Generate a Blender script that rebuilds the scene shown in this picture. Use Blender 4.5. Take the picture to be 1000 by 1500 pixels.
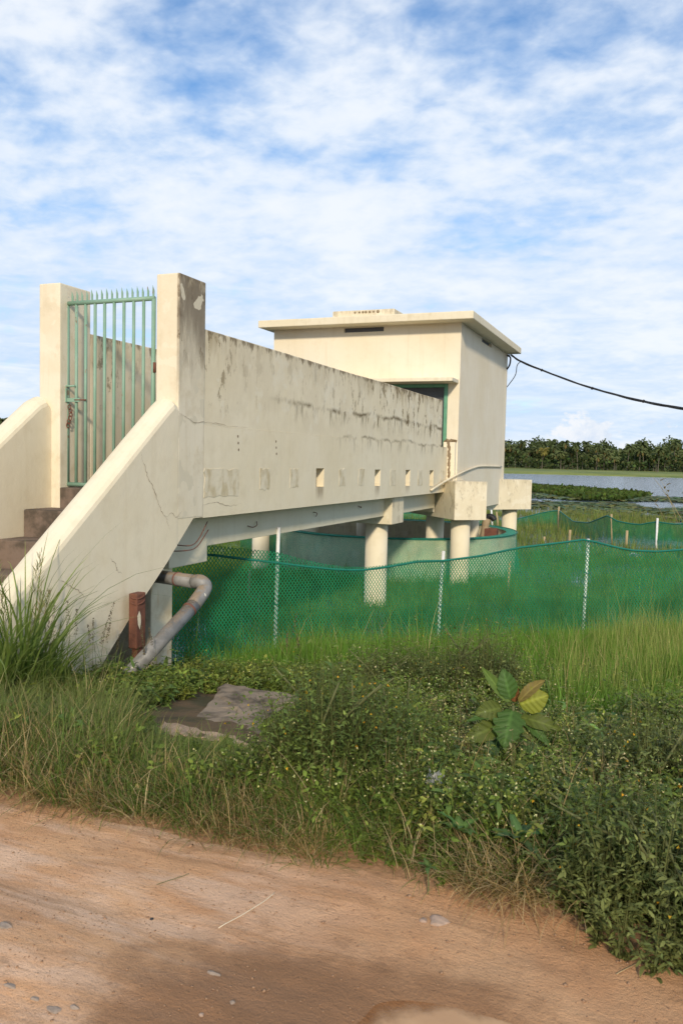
import bpy, bmesh, math, random
import numpy as np
from mathutils import Vector, Matrix
random.seed(7); rng = np.random.default_rng(11)
for o in list(bpy.data.objects): bpy.data.objects.remove(o)
S = bpy.context.scene
C = S.collection

# ------------------------------------------------------------------ camera
FPX, EYE = 1200.0, 1.62            # focal length in photo pixels, eye height above the road
VP, ROLL = (985.0, 685.0), math.radians(1.3)
def _axes():
    d1 = np.array([(VP[0]-500)/FPX, (VP[1]-750)/FPX, 1.0]); d1 /= np.linalg.norm(d1)
    h = np.array([math.cos(ROLL), math.sin(ROLL), 0.0])
    dn = np.cross(d1, h); dn /= np.linalg.norm(dn)
    if dn[1] < 0: dn = -dn
    return np.array([np.cross(d1, -dn), d1, -dn])
RW = _axes(); CO = np.array([0.0, 0.0, EYE])
def ray(x, y): return RW @ np.array([(x-500)/FPX, (y-750)/FPX, 1.0])
def onX(x, y, X): d = ray(x, y); return CO + d*(X/d[0])
def onY(x, y, Y): d = ray(x, y); return CO + d*(Y/d[1])
def onZ(x, y, Z): d = ray(x, y); return CO + d*((Z-EYE)/d[2])
def pxof(P):
    c = (np.asarray(P, float)-CO) @ RW
    return 500+FPX*c[..., 0]/c[..., 2], 750+FPX*c[..., 1]/c[..., 2], c[..., 2]
def zat(X, Y, ypix):                # height over plan point (X, Y) that shows at pixel row ypix
    lo, hi = -5.0, 20.0
    for _ in range(50):
        m = (lo+hi)/2
        if pxof((X, Y, m))[1] > ypix: lo = m
        else: hi = m
    return lo
cam = bpy.data.cameras.new('camera'); camo = bpy.data.objects.new('camera', cam); C.objects.link(camo)
cam.sensor_fit = 'VERTICAL'; cam.sensor_height = 36.0; cam.lens = FPX/1500*36.0
cam.clip_start = 0.05; cam.clip_end = 6000
camo.matrix_world = Matrix.Translation(Vector(CO)) @ Matrix((RW[:, 0], -RW[:, 1], -RW[:, 2])).transposed().to_4x4()
cam.dof.use_dof = True; cam.dof.focus_distance = 11.0; cam.dof.aperture_fstop = 8.0
S.camera = camo
S.render.resolution_x, S.render.resolution_y = 682, 1024
S.view_settings.view_transform = 'Standard'; S.view_settings.look = 'None'
S.view_settings.gamma = 1.0; S.view_settings.use_curve_mapping = False
S.view_settings.exposure = 0.40

# ------------------------------------------------------------------ sky and sun
SUN_AZ, SUN_EL = math.radians(158.0), math.radians(26.0)      # azimuth clockwise from +Y
world = bpy.data.worlds.new('World'); S.world = world; world.use_nodes = True
def build_sky():
    nt = world.node_tree; N = nt.nodes; L = nt.links; N.clear()
    def nd(t, **k):
        n = N.new(t)
        for a, b in k.items(): setattr(n, a, b)
        return n
    def mt(op, a, b=None, c=None, clamp=False):
        n = nd('ShaderNodeMath', operation=op, use_clamp=clamp)
        for i, v in enumerate((a, b, c)):
            if v is None: continue
            if isinstance(v, (int, float)): n.inputs[i].default_value = v
            else: L.new(v, n.inputs[i])
        return n.outputs[0]
    def sstep(v, a, b):
        n = nd('ShaderNodeMapRange', interpolation_type='SMOOTHSTEP')
        L.new(v, n.inputs[0]); n.inputs[1].default_value = a; n.inputs[2].default_value = b
        return n.outputs[0]
    def noise(vec, scale, detail=6, rough=0.55, dist=0.0, sc=(1, 1, 1), loc=(0, 0, 0), rz=0):
        m = nd('ShaderNodeMapping'); L.new(vec, m.inputs[0]); m.inputs['Scale'].default_value = sc; m.inputs['Location'].default_value = loc
        m.inputs['Rotation'].default_value = (0, 0, rz)
        n = nd('ShaderNodeTexNoise'); L.new(m.outputs[0], n.inputs['Vector'])
        n.inputs['Scale'].default_value = scale; n.inputs['Detail'].default_value = detail
        n.inputs['Roughness'].default_value = rough; n.inputs['Distortion'].default_value = dist
        return n.outputs[0]
    sky = nd('ShaderNodeTexSky', sky_type='NISHITA', sun_disc=False, sun_elevation=SUN_EL, sun_rotation=SUN_AZ)
    sky.air_density = 1.0; sky.dust_density = 0.6; sky.ozone_density = 2.0
    tc = nd('ShaderNodeTexCoord')
    sep = nd('ShaderNodeSeparateXYZ'); L.new(tc.outputs['Generated'], sep.inputs[0])
    x, y, z = sep.outputs
    den = mt('ADD', mt('MAXIMUM', z, 0.0), 0.24)
    cb = nd('ShaderNodeCombineXYZ'); L.new(mt('DIVIDE', x, den), cb.inputs[0]); L.new(mt('DIVIDE', y, den), cb.inputs[1])
    p = cb.outputs[0]
    big = noise(p, 1.0, 3, 0.5, 0.2, loc=(0.3, 5.2, 0))
    mid = noise(p, 3.2, 6, 0.54, 0.25, sc=(1, 1.25, 1), loc=(1.3, 4.2, 0), rz=0.5)
    rip = noise(p, 13.0, 4, 0.5, 0.25, sc=(1.0, 1.2, 1), loc=(5, 2, 0), rz=-0.5)
    fine = noise(p, 26.0, 4, 0.55, 0.3, loc=(2, 9, 0), rz=0.2)
    f = mt('ADD', mt('ADD', mt('MULTIPLY', big, 0.36), mt('MULTIPLY', mid, 0.46)), mt('ADD', mt('MULTIPLY', rip, 0.25), mt('MULTIPLY', fine, 0.09)))
    cl = sstep(mt('ADD', f, mt('MULTIPLY', mt('SUBTRACT', 0.40, mt('MINIMUM', z, 0.46)), 0.52)), 0.39, 0.68)
    # thin veil that thickens towards the horizon
    veil = mt('MULTIPLY', sstep(z, 0.40, 0.03), 0.62)
    cov = mt('MAXIMUM', mt('MULTIPLY', cl, 0.92), veil)
    cov = mt('ADD', mt('MULTIPLY', cl, 0.6), mt('MULTIPLY', cov, 0.4), clamp=True)
    cov = mt('MAXIMUM', cov, mt('MULTIPLY', veil, 0.95))
    # layered streaks low down
    st = noise(tc.outputs['Generated'], 5.0, 6, 0.6, 0.3, sc=(1, 1, 9))
    lowm = mt('MULTIPLY', sstep(st, 0.42, 0.72), sstep(z, 0.36, 0.12))
    cov = mt('MAXIMUM', cov, mt('MULTIPLY', lowm, 0.70))
    # heaps of cumulus along the horizon
    cu = noise(tc.outputs['Generated'], 15.0, 7, 0.6, 0.2, sc=(1, 1, 1.5), loc=(0.6, 0.3, 0))
    cuh = mt('SUBTRACT', cu, mt('MULTIPLY', mt('MAXIMUM', z, 0.0), 3.2))
    cum = sstep(cuh, 0.44, 0.50)
    colr = nd('ShaderNodeMix', data_type='RGBA'); L.new(mt('MAXIMUM', sstep(f, 0.46, 0.74), mt('MULTIPLY', lowm, 0.9)), colr.inputs[0])
    colr.inputs[6].default_value = (0.47, 0.585, 0.745, 1); colr.inputs[7].default_value = (0.69, 0.725, 0.775, 1)
    gr = nd('ShaderNodeMix', data_type='RGBA'); L.new(cov, gr.inputs[0])
    sc = nd('ShaderNodeVectorMath', operation='MULTIPLY'); L.new(sky.outputs[0], sc.inputs[0]); sc.inputs[1].default_value = (0.74, 1.06, 1.30)
    L.new(sc.outputs[0], gr.inputs[6])
    csc = nd('ShaderNodeVectorMath', operation='SCALE'); L.new(colr.outputs[2], csc.inputs[0]); csc.inputs['Scale'].default_value = 1/0.1
    L.new(csc.outputs[0], gr.inputs[7])
    # cumulus: lit tops, blue-grey bases
    cshade = nd('ShaderNodeMix', data_type='RGBA'); L.new(sstep(noise(tc.outputs['Generated'], 24.0, 6, 0.6, loc=(2, 0, 0.03)), 0.38, 0.6), cshade.inputs[0])
    cshade.inputs[6].default_value = (5.3, 6.0, 7.1, 1); cshade.inputs[7].default_value = (7.2, 7.3, 7.5, 1)
    g2 = nd('ShaderNodeMix', data_type='RGBA'); L.new(mt('MULTIPLY', cum, 0.85), g2.inputs[0]); L.new(gr.outputs[2], g2.inputs[6]); L.new(cshade.outputs[2], g2.inputs[7])
    bg = nd('ShaderNodeBackground'); L.new(g2.outputs[2], bg.inputs[0]); bg.inputs[1].default_value = 0.1
    out = nd('ShaderNodeOutputWorld'); L.new(bg.outputs[0], out.inputs[0])
build_sky()
sl = bpy.data.lights.new('sun', 'SUN'); sl.energy = 2.6; sl.angle = math.radians(5.0); sl.color = (1.0, 0.85, 0.64)
so = bpy.data.objects.new('sun', sl); C.objects.link(so)
tosun = Vector((math.sin(SUN_AZ)*math.cos(SUN_EL), math.cos(SUN_AZ)*math.cos(SUN_EL), math.sin(SUN_EL)))
so.rotation_euler = tosun.to_track_quat('Z', 'Y').to_euler(); so.location = (20, -40, 30)

# ------------------------------------------------------------------ material helpers
class NT:
    def __init__(s, name):
        s.m = bpy.data.materials.new(name); s.m.use_nodes = True; s.t = s.m.node_tree
        s.N = s.t.nodes; s.L = s.t.links; s.N.clear()
        s.out = s.N.new('ShaderNodeOutputMaterial'); s.b = s.N.new('ShaderNodeBsdfPrincipled')
        s.L.new(s.b.outputs[0], s.out.inputs[0]); s.tc = s.N.new('ShaderNodeTexCoord')
        s.P = s.tc.outputs['Object']
    def nd(s, t, **k):
        n = s.N.new(t)
        for a, b in k.items(): setattr(n, a, b)
        return n
    def put(s, sock, v):
        if isinstance(v, (int, float)): sock.default_value = v
        elif isinstance(v, tuple): sock.default_value = v if len(v) == 4 else (*v, 1)
        else: s.L.new(v, sock)
    def math(s, op, a, b=None, c=None, clamp=False):
        n = s.nd('ShaderNodeMath', operation=op, use_clamp=clamp)
        for i, v in enumerate((a, b, c)):
            if v is not None: s.put(n.inputs[i], v)
        return n.outputs[0]
    def step(s, v, a, b, lo=0.0, hi=1.0):
        n = s.nd('ShaderNodeMapRange', interpolation_type='SMOOTHSTEP'); s.put(n.inputs[0], v)
        for i, q in zip((1, 2, 3, 4), (a, b, lo, hi)): n.inputs[i].default_value = q
        return n.outputs[0]
    def noise(s, scale, detail=5, rough=0.55, sc=(1, 1, 1), loc=(0, 0, 0), dist=0.0, vec=None):
        m = s.nd('ShaderNodeMapping'); s.L.new(vec or s.P, m.inputs[0]); m.inputs['Scale'].default_value = sc; m.inputs['Location'].default_value = loc
        n = s.nd('ShaderNodeTexNoise'); s.L.new(m.outputs[0], n.inputs['Vector'])
        for k, v in (('Scale', scale), ('Detail', detail), ('Roughness', rough), ('Distortion', dist)): n.inputs[k].default_value = v
        return n.outputs[0]
    def mix(s, f, a, b, blend='MIX'):
        n = s.nd('ShaderNodeMix', data_type='RGBA', blend_type=blend); s.put(n.inputs[0], f); s.put(n.inputs[6], a); s.put(n.inputs[7], b)
        return n.outputs[2]
    def xyz(s):
        q = s.nd('ShaderNodeSeparateXYZ'); s.L.new(s.P, q.inputs[0]); return q.outputs
    def bump(s, h, strength=0.3, dist=0.01):
        n = s.nd('ShaderNodeBump'); s.put(n.inputs['Height'], h); n.inputs['Strength'].default_value = strength; n.inputs['Distance'].default_value = dist
        s.L.new(n.outputs[0], s.b.inputs['Normal'])
    def fin(s, col, rough=0.8, metal=0.0, spec=0.3):
        s.put(s.b.inputs['Base Color'], col); s.put(s.b.inputs['Roughness'], rough); s.b.inputs['Metallic'].default_value = metal
        s.b.inputs['Specular IOR Level'].default_value = spec
        return s.m

CREAM = (0.74, 0.67, 0.52)
def m_plaster(name, base=CREAM, top=None, streak=0.0, band=None, dirt=0.25, blot=0.25, foot=None, xmin=None, drips=None):
    n = NT(name); x, y, z = n.xyz()
    c = n.mix(n.step(n.noise(0.9, 4), 0.35, 0.7), base, tuple(v*k for v, k in zip(base, (0.95, 0.93, 0.88))))
    c = n.mix(n.math('MULTIPLY', n.step(n.noise(5, 6, 0.65), 0.48, 0.72), blot), c, tuple(v*k for v, k in zip(base, (0.80, 0.76, 0.68))))
    # faint rain runs
    run = n.step(n.noise(1.0, 5, 0.6, sc=(9, 9, 0.5)), 0.52, 0.75)
    c = n.mix(n.math('MULTIPLY', run, dirt), c, tuple(v*k for v, k in zip(base, (0.72, 0.66, 0.55))))
    if top is not None:
        d = n.math('SUBTRACT', top, z)
        up = n.step(d, 1.0, 0.9)                                         # later-built upper course
        c = n.mix(n.math('MULTIPLY', up, n.step(n.noise(2.2, 6, 0.6, loc=(3, 1, 2)), 0.42, 0.62, 0, 0.6)), c, (0.70, 0.62, 0.455))
        c = n.mix(n.math('MULTIPLY', up, n.step(n.noise(3.1, 5, 0.6, loc=(7, 1, 5)), 0.56, 0.60, 0, 0.6)), c, (0.78, 0.72, 0.57))
        gate = 1.0 if xmin is None else n.step(x, xmin, xmin+0.02)
        big = n.noise(0.55, 4, 0.6, sc=(1, 1, 0.35), loc=(1, 3, 0))
        s1 = n.noise(1.0, 6, 0.7, sc=(5, 5, 1.3), loc=(0, 2, 0))
        m = n.step(n.math('ADD', n.math('ADD', n.math('MULTIPLY', s1, 0.7), n.math('MULTIPLY', big, 0.5)), n.step(d, 0.7, 0.0, 0, 0.22)), 0.72, 0.90)
        farm = 1.0 if xmin is not None else n.math('ADD', 0.22, n.math('MAXIMUM', n.step(y, 9.5, 14.0, 0, 0.78), n.step(y, 8.4, 7.6, 0, 0.6)))
        c = n.mix(n.math('MULTIPLY', n.math('MULTIPLY', n.math('MULTIPLY', m, streak*0.8), farm), n.math('MULTIPLY', gate, n.step(d, 1.0, 0.15))), c, (0.40, 0.315, 0.18))
        s2 = n.noise(1.0, 6, 0.75, sc=(11, 11, 3.0), loc=(5, 2, 1))
        m = n.step(n.math('ADD', s2, n.step(d, 0.12, 0.0, 0, 0.15)), 0.57, 0.70)
        c = n.mix(n.math('MULTIPLY', n.math('MULTIPLY', m, streak), n.math('MULTIPLY', gate, n.step(d, 0.42, 0.0))), c, (0.20, 0.155, 0.095))
        s3 = n.noise(6.0, 6, 0.7, sc=(1, 1, 0.55), loc=(2, 7, 3))
        c = n.mix(n.math('MULTIPLY', n.math('MULTIPLY', n.step(s3, 0.55, 0.62), n.step(d, 0.95, 0.6)), n.math('MULTIPLY', n.math('MULTIPLY', gate, farm), 0.95*streak)), c, (0.20, 0.15, 0.08))
    if xmin is not None:                                                  # soot-brown weathering on the outer face
        dd = n.math('ADD', n.math('SUBTRACT', top, z), n.math('MULTIPLY', n.math('SUBTRACT', n.noise(1.0, 6, 0.7, sc=(6, 6, 1.2), loc=(3, 1, 0)), 0.5), 1.3))
        m = n.math('MULTIPLY', n.step(dd, 1.15, 0.3), n.step(n.noise(4.5, 6, 0.65, sc=(1, 1, 0.45), loc=(0, 8, 2)), 0.26, 0.50))
        c = n.mix(n.math('MULTIPLY', n.math('MULTIPLY', m, n.step(x, xmin, xmin+0.02)), 0.88), c, (0.20, 0.165, 0.12))
        c = n.mix(n.math('MULTIPLY', n.step(n.noise(3.5, 3, 0.5, loc=(3, 9, 1)), 0.62, 0.64), n.step(x, xmin, xmin+0.02)), c, (0.66, 0.60, 0.46))
    if band:
        for zb, y0, y1, w, amt in band:
            wob = n.math('MULTIPLY', n.math('SUBTRACT', n.noise(1.2, 7, 0.7, sc=(1, 1, 0.6), loc=(zb, 0, 0)), 0.5), 0.30)
            dz = n.math('SUBTRACT', n.math('SUBTRACT', z, zb), wob)
            line = n.step(n.math('ADD', n.math('ABSOLUTE', dz), n.math('MULTIPLY', n.noise(14, 5, 0.7), 0.05)), w+0.035, w*0.2+0.01)
            drip = n.math('MULTIPLY', n.step(n.math('MULTIPLY', dz, -1.0), 0.30, 0.0), n.math('GREATER_THAN', 0.0, dz))
            brk = n.step(n.noise(1.6, 6, 0.75, sc=(1, 1, 0.6), loc=(1, zb, 0)), 0.40, 0.60)
            brk2 = n.step(n.noise(1.0, 5, 0.7, sc=(9, 9, 1.6), loc=(4, zb, 0)), 0.50, 0.64)
            rngm = n.math('MULTIPLY', n.step(y, y0, y0+1.5), n.step(y, y1, y1-0.4))
            m = n.math('MAXIMUM', n.math('MULTIPLY', line, brk), n.math('MULTIPLY', n.math('MULTIPLY', drip, brk2), 0.7))
            c = n.mix(n.math('MULTIPLY', n.math('MULTIPLY', m, rngm), amt), c, (0.15, 0.115, 0.06))
    if drips:
        for yc in drips:
            m = n.math('MULTIPLY', n.step(n.math('ABSOLUTE', n.math('SUBTRACT', y, yc)), 0.17, 0.08), n.math('MULTIPLY', n.step(z, 1.0, 1.2), n.math('LESS_THAN', z, 1.25)))
            c = n.mix(n.math('MULTIPLY', m, n.step(n.noise(1.0, 5, 0.7, sc=(20, 20, 2), loc=(yc, 0, 0)), 0.35, 0.6, 0.15, 0.8)), c, (0.30, 0.235, 0.15))
    if foot is not None:
        d = n.math('SUBTRACT', z, foot)
        m = n.math('MULTIPLY', n.step(d, 0.7, 0.0), n.step(n.noise(4, 6, 0.65), 0.4, 0.65))
        c = n.mix(n.math('MULTIPLY', m, 0.7), c, (0.42, 0.30, 0.14))
        rs = n.math('MULTIPLY', n.step(n.noise(1.0, 5, 0.6, sc=(9, 9, 1.3), loc=(6, 3, 0)), 0.63, 0.70), n.step(d, 1.1, 0.5))
        c = n.mix(n.math('MULTIPLY', rs, 0.6), c, (0.60, 0.40, 0.18))
    h = n.math('ADD', n.math('MULTIPLY', n.noise(4, 6, 0.55), 0.7), n.math('MULTIPLY', n.noise(60, 4, 0.6), 0.12))
    n.bump(h, 0.35, 0.025)
    return n.fin(c, 0.88, spec=0.15)
def m_simple(name, col, rough=0.7, metal=0.0, var=0.2, scale=12, spec=0.3, dark=None, bump=0.15, sc=(1, 1, 1), amt=0.6):
    n = NT(name)
    c = n.mix(n.step(n.noise(scale, 5, 0.6, sc=sc), 0.4, 0.68, 0, amt), col, dark or tuple(v*(1-var) for v in col))
    if bump: n.bump(n.noise(scale*3, 4), bump, 0.01)
    return n.fin(c, rough, metal, spec)
def m_leaf(name, trans=0.3, rough=0.5, spec=0.35):
    n = NT(name); a = n.nd('ShaderNodeAttribute', attribute_name='col')
    n.fin(a.outputs['Color'], rough, 0, spec)
    t = n.nd('ShaderNodeBsdfTranslucent')
    tcol = n.nd('ShaderNodeMix', data_type='RGBA', blend_type='MULTIPLY'); tcol.inputs[0].default_value = 1
    n.L.new(a.outputs['Color'], tcol.inputs[6]); tcol.inputs[7].default_value = (1.25, 1.2, 0.55, 1)
    n.L.new(tcol.outputs[2], t.inputs[0])
    ms = n.nd('ShaderNodeMixShader'); ms.inputs[0].default_value = trans
    n.L.new(n.b.outputs[0], ms.inputs[1]); n.L.new(t.outputs[0], ms.inputs[2]); n.L.new(ms.outputs[0], n.out.inputs[0])
    return n.m
def m_net(name, cell=0.05, cover=0.55, col=(0.01, 0.20, 0.10)):
    """green knotted net: a diamond lattice of strands in the cloth's own metres (UV)."""
    n = NT(name)
    uv = n.nd('ShaderNodeSeparateXYZ'); n.L.new(n.tc.outputs['UV'], uv.inputs[0]); u, v = uv.outputs[0], uv.outputs[1]
    def tri(k):
        fr = n.math('FRACT', n.math('DIVIDE', k, cell)); return n.math('ABSOLUTE', n.math('SUBTRACT', fr, 0.5))
    a = tri(n.math('ADD', u, n.math('MULTIPLY', v, 0.72))); b = tri(n.math('SUBTRACT', u, n.math('MULTIPLY', v, 0.72)))
    w = n.math('MULTIPLY', n.math('ADD', n.noise(1.1, 3, vec=n.tc.outputs['UV']), 0.5), 0.5*(1-math.sqrt(1-cover)))
    strand = n.math('MAXIMUM', n.math('LESS_THAN', a, w), n.math('LESS_THAN', b, w))
    c = n.mix(n.step(n.noise(3, 4), 0.4, 0.7), col, tuple(k*0.7 for k in col))
    n.fin(c, 0.55, 0, 0.3)
    t = n.nd('ShaderNodeBsdfTranslucent'); n.L.new(c, t.inputs[0])
    m1 = n.nd('ShaderNodeMixShader'); m1.inputs[0].default_value = 0.35; n.L.new(n.b.outputs[0], m1.inputs[1]); n.L.new(t.outputs[0], m1.inputs[2])
    tr = n.nd('ShaderNodeBsdfTransparent')
    m2 = n.nd('ShaderNodeMixShader'); n.L.new(strand, m2.inputs[0]); n.L.new(tr.outputs[0], m2.inputs[1]); n.L.new(m1.outputs[0], m2.inputs[2])
    n.L.new(m2.outputs[0], n.out.inputs[0])
    return n.m
M = {}
XW = -4.525
M['parapet'] = m_plaster('parapet_plaster', (0.785, 0.71, 0.54), top=2.93, streak=0.9, dirt=0.2, blot=0.3, drips=[10.43, 12.82, 14.49, 16.1],
                         band=[(2.34, 8.6, 17.2, 0.045, 0.95), (1.97, 10.5, 17.3, 0.03, 0.8)])
M['post'] = m_plaster('post_plaster', (0.76, 0.695, 0.55), top=3.41, streak=0.95, blot=0.7, dirt=0.4, xmin=XW-0.03)
M['stair_wall'] = m_plaster('stair_wall_plaster', (0.78, 0.705, 0.54), dirt=0.2, blot=0.3, foot=-0.25)
M['house'] = m_plaster('house_plaster', (0.79, 0.72, 0.575), dirt=0.26, blot=0.22)
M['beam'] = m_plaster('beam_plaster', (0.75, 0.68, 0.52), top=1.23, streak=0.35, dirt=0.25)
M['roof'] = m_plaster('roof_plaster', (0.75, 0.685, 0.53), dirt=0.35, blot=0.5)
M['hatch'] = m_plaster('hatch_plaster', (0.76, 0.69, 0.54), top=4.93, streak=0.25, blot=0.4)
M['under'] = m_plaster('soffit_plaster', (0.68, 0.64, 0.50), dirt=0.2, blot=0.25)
M['ring'] = m_plaster('well_plaster', (0.76, 0.71, 0.50), top=-0.05, streak=0.2, dirt=0.2, blot=0.3, foot=-1.25)
M['patch'] = m_simple('patch_mortar', (0.73, 0.66, 0.50), 0.9, dark=(0.50, 0.41, 0.24), scale=5, amt=0.8, bump=0.5, sc=(1.5, 1.5, 0.9))
M['step'] = m_simple('step_cement', (0.19, 0.14, 0.11), 0.9, dark=(0.075, 0.06, 0.045), scale=5, bump=0.6, amt=0.9)
M['crack'] = m_simple('crack_dark', (0.24, 0.18, 0.115), 0.9)
M['rubble'] = m_simple('rubble', (0.30, 0.23, 0.14), 0.95, dark=(0.09, 0.07, 0.045), scale=25, bump=0.6)
def m_green_paint():
    n = NT('green_gate_paint')
    c = n.mix(n.step(n.noise(6, 5), 0.4, 0.7), (0.20, 0.345, 0.255), (0.25, 0.385, 0.30))
    c = n.mix(n.step(n.noise(11, 6, 0.7, sc=(1, 1, 0.35)), 0.62, 0.68, 0, 0.85), c, (0.20, 0.09, 0.04))
    n.bump(n.noise(60, 3), 0.1, 0.004); return n.fin(c, 0.5, 0, 0.4)
M['green'] = m_green_paint()
M['frame'] = m_simple('door_frame_paint', (0.13, 0.34, 0.22), 0.5, var=0.25, scale=8)
M['door'] = m_simple('steel_door', (0.085, 0.09, 0.095), 0.5, var=0.2, scale=4)
M['louvre'] = m_simple('vent_louvre', (0.12, 0.13, 0.15), 0.5)
M['dark'] = m_simple('dark_interior', (0.05, 0.05, 0.05), 0.9)
M['steel'] = m_simple('padlock_steel', (0.35, 0.33, 0.30), 0.4, 0.9)
M['rusty'] = m_simple('rusted_iron', (0.17, 0.07, 0.045), 0.8, dark=(0.085, 0.04, 0.03), scale=14, bump=0.4)
def m_pipe():
    n = NT('galvanised_pipe'); x, y, z = n.xyz()
    c = n.mix(n.step(n.noise(7, 5), 0.4, 0.65), (0.24, 0.235, 0.225), (0.15, 0.148, 0.14))
    g = n.nd('ShaderNodeNewGeometry'); sp = n.nd('ShaderNodeSeparateXYZ'); n.L.new(g.outputs['True Normal'], sp.inputs[0])
    dust = n.math('MULTIPLY', n.step(sp.outputs[2], 0.45, 0.8), n.step(n.noise(16, 5, 0.7), 0.36, 0.5))
    dust = n.math('MULTIPLY', dust, n.step(z, -0.02, 0.22))
    c = n.mix(dust, c, (0.26, 0.20, 0.14))
    c = n.mix(n.step(n.noise(9, 2, 0.5, loc=(2, 3, 1)), 0.70, 0.715), c, (0.75, 0.70, 0.58))
    n.bump(n.math('ADD', n.math('MULTIPLY', dust, n.noise(60, 4)), n.math('MULTIPLY', n.noise(30, 3), 0.2)), 0.6, 0.02)
    return n.fin(c, 0.5, 0.0, 0.45)
M['pipe'] = m_pipe()
M['collar'] = m_simple('pipe_collar', (0.18, 0.08, 0.06), 0.7)
M['pvc'] = m_simple('white_pvc', (0.74, 0.75, 0.74), 0.4, dark=(0.5, 0.5, 0.46), scale=6)
M['conduit'] = m_simple('cream_conduit', (0.72, 0.64, 0.47), 0.6)
M['bamboo'] = m_simple('weathered_bamboo', (0.40, 0.31, 0.17), 0.7, dark=(0.2, 0.15, 0.08), scale=9, sc=(1, 1, 0.3))
M['cable'] = m_simple('black_cable', (0.03, 0.03, 0.033), 0.5)
M['slab'] = m_simple('old_concrete', (0.27, 0.21, 0.15), 0.95, dark=(0.075, 0.06, 0.042), scale=4, bump=1.0, amt=1.0)
M['slab2'] = m_simple('stained_concrete', (0.44, 0.31, 0.21), 0.95, dark=(0.15, 0.10, 0.065), scale=7, bump=0.6)
M['stone'] = m_simple('pale_stone', (0.40, 0.29, 0.22), 0.9, dark=(0.30, 0.20, 0.14), scale=20)
M['pebble'] = m_simple('grey_pebble', (0.32, 0.25, 0.195), 0.85, dark=(0.22, 0.17, 0.13), scale=40)
M['leaf'] = m_leaf('leaf', 0.30, 0.6, 0.18); M['grass'] = m_leaf('grass_blade', 0.35, 0.6, 0.18)
M['far_leaf'] = m_leaf('far_leaf', 0.30, 0.7, 0.1)
M['big_leaf'] = m_leaf('broad_leaf', 0.35, 0.5, 0.2)
M['grit'] = m_simple('road_grit', (0.34, 0.21, 0.125), 0.95, dark=(0.20, 0.12, 0.07), scale=30)
M['stem'] = m_simple('plant_stem', (0.12, 0.13, 0.05), 0.7)
M['trunk'] = m_simple('palm_trunk', (0.13, 0.115, 0.09), 0.9)
M['net'] = m_net('green_net', 0.046, 0.48, (0.014, 0.27, 0.115))
M['net_fine'] = m_net('fine_green_net', 0.012, 0.40, (0.05, 0.38, 0.26))
M['net_dense'] = m_net('dense_green_net', 0.03, 0.66, (0.012, 0.23, 0.09))
M['rope'] = m_simple('teal_rope', (0.01, 0.16, 0.115), 0.6)
M['rope_teal'] = m_simple('teal_rim', (0.015, 0.32, 0.24), 0.6)
M['oldrope'] = m_simple('old_rope', (0.35, 0.27, 0.17), 0.9)
M['black'] = m_simple('black_rubber', (0.02, 0.02, 0.022), 0.5)
M['cloth'] = m_simple('grey_rag', (0.36, 0.36, 0.33), 0.8)

# ------------------------------------------------------------------ object helpers
def tag(o, label=None, cat=None, group=None, kind=None):
    if label: o['label'] = label
    if cat: o['category'] = cat
    if group: o['group'] = group
    if kind: o['kind'] = kind
    return o
def empty(name, loc, label, cat, group=None):
    o = bpy.data.objects.new(name, None); C.objects.link(o); o.location = loc; o.empty_display_size = 0.2
    return tag(o, label, cat, group)
def link(name, me, mat, parent=None, smooth=False):
    o = bpy.data.objects.new(name, me); C.objects.link(o)
    if mat is not None and not me.materials: me.materials.append(mat)
    if smooth: me.polygons.foreach_set('use_smooth', [True]*len(me.polygons))
    if parent:
        o.parent = parent
        bpy_par = parent
        off = Vector((0, 0, 0))
        while bpy_par is not None: off += bpy_par.location; bpy_par = bpy_par.parent
        o.location = -off                                   # meshes are authored in world metres
    return o
def from_bm(name, bm, mat, parent=None, smooth=False, bevel=0.0, seg=2):
    if bevel: bmesh.ops.bevel(bm, geom=list(bm.edges), offset=bevel, segments=seg, affect='EDGES', profile=0.6)
    bmesh.ops.recalc_face_normals(bm, faces=bm.faces)
    me = bpy.data.meshes.new(name); bm.to_mesh(me); bm.free()
    return link(name, me, mat, parent, smooth)
def box_bm(x0, x1, y0, y1, z0, z1, bm=None):
    bm = bm or bmesh.new()
    vs = [bm.verts.new((x, y, z)) for z in (z0, z1) for y in (y0, y1) for x in (x0, x1)]
    for f in ((0, 2, 3, 1), (4, 5, 7, 6), (0, 1, 5, 4), (2, 6, 7, 3), (0, 4, 6, 2), (1, 3, 7, 5)): bm.faces.new([vs[i] for i in f])
    return bm
def box(name, x0, x1, y0, y1, z0, z1, mat, parent=None, bevel=0.012):
    return from_bm(name, box_bm(x0, x1, y0, y1, z0, z1), mat, parent, bevel=bevel)
def prism_x(name, prof, x0, x1, mat, parent=None, bevel=0.0, sub=0):
    """prof = (y, z) outline, pushed from x0 to x1"""
    bm = bmesh.new()
    a = [bm.verts.new((x0, y, z)) for y, z in prof]; b = [bm.verts.new((x1, y, z)) for y, z in prof]
    bm.faces.new(a); bm.faces.new(b[::-1]); n = len(prof)
    for i in range(n): bm.faces.new((a[i], b[i], b[(i+1) % n], a[(i+1) % n]))
    return from_bm(name, bm, mat, parent, bevel=bevel)
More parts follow.
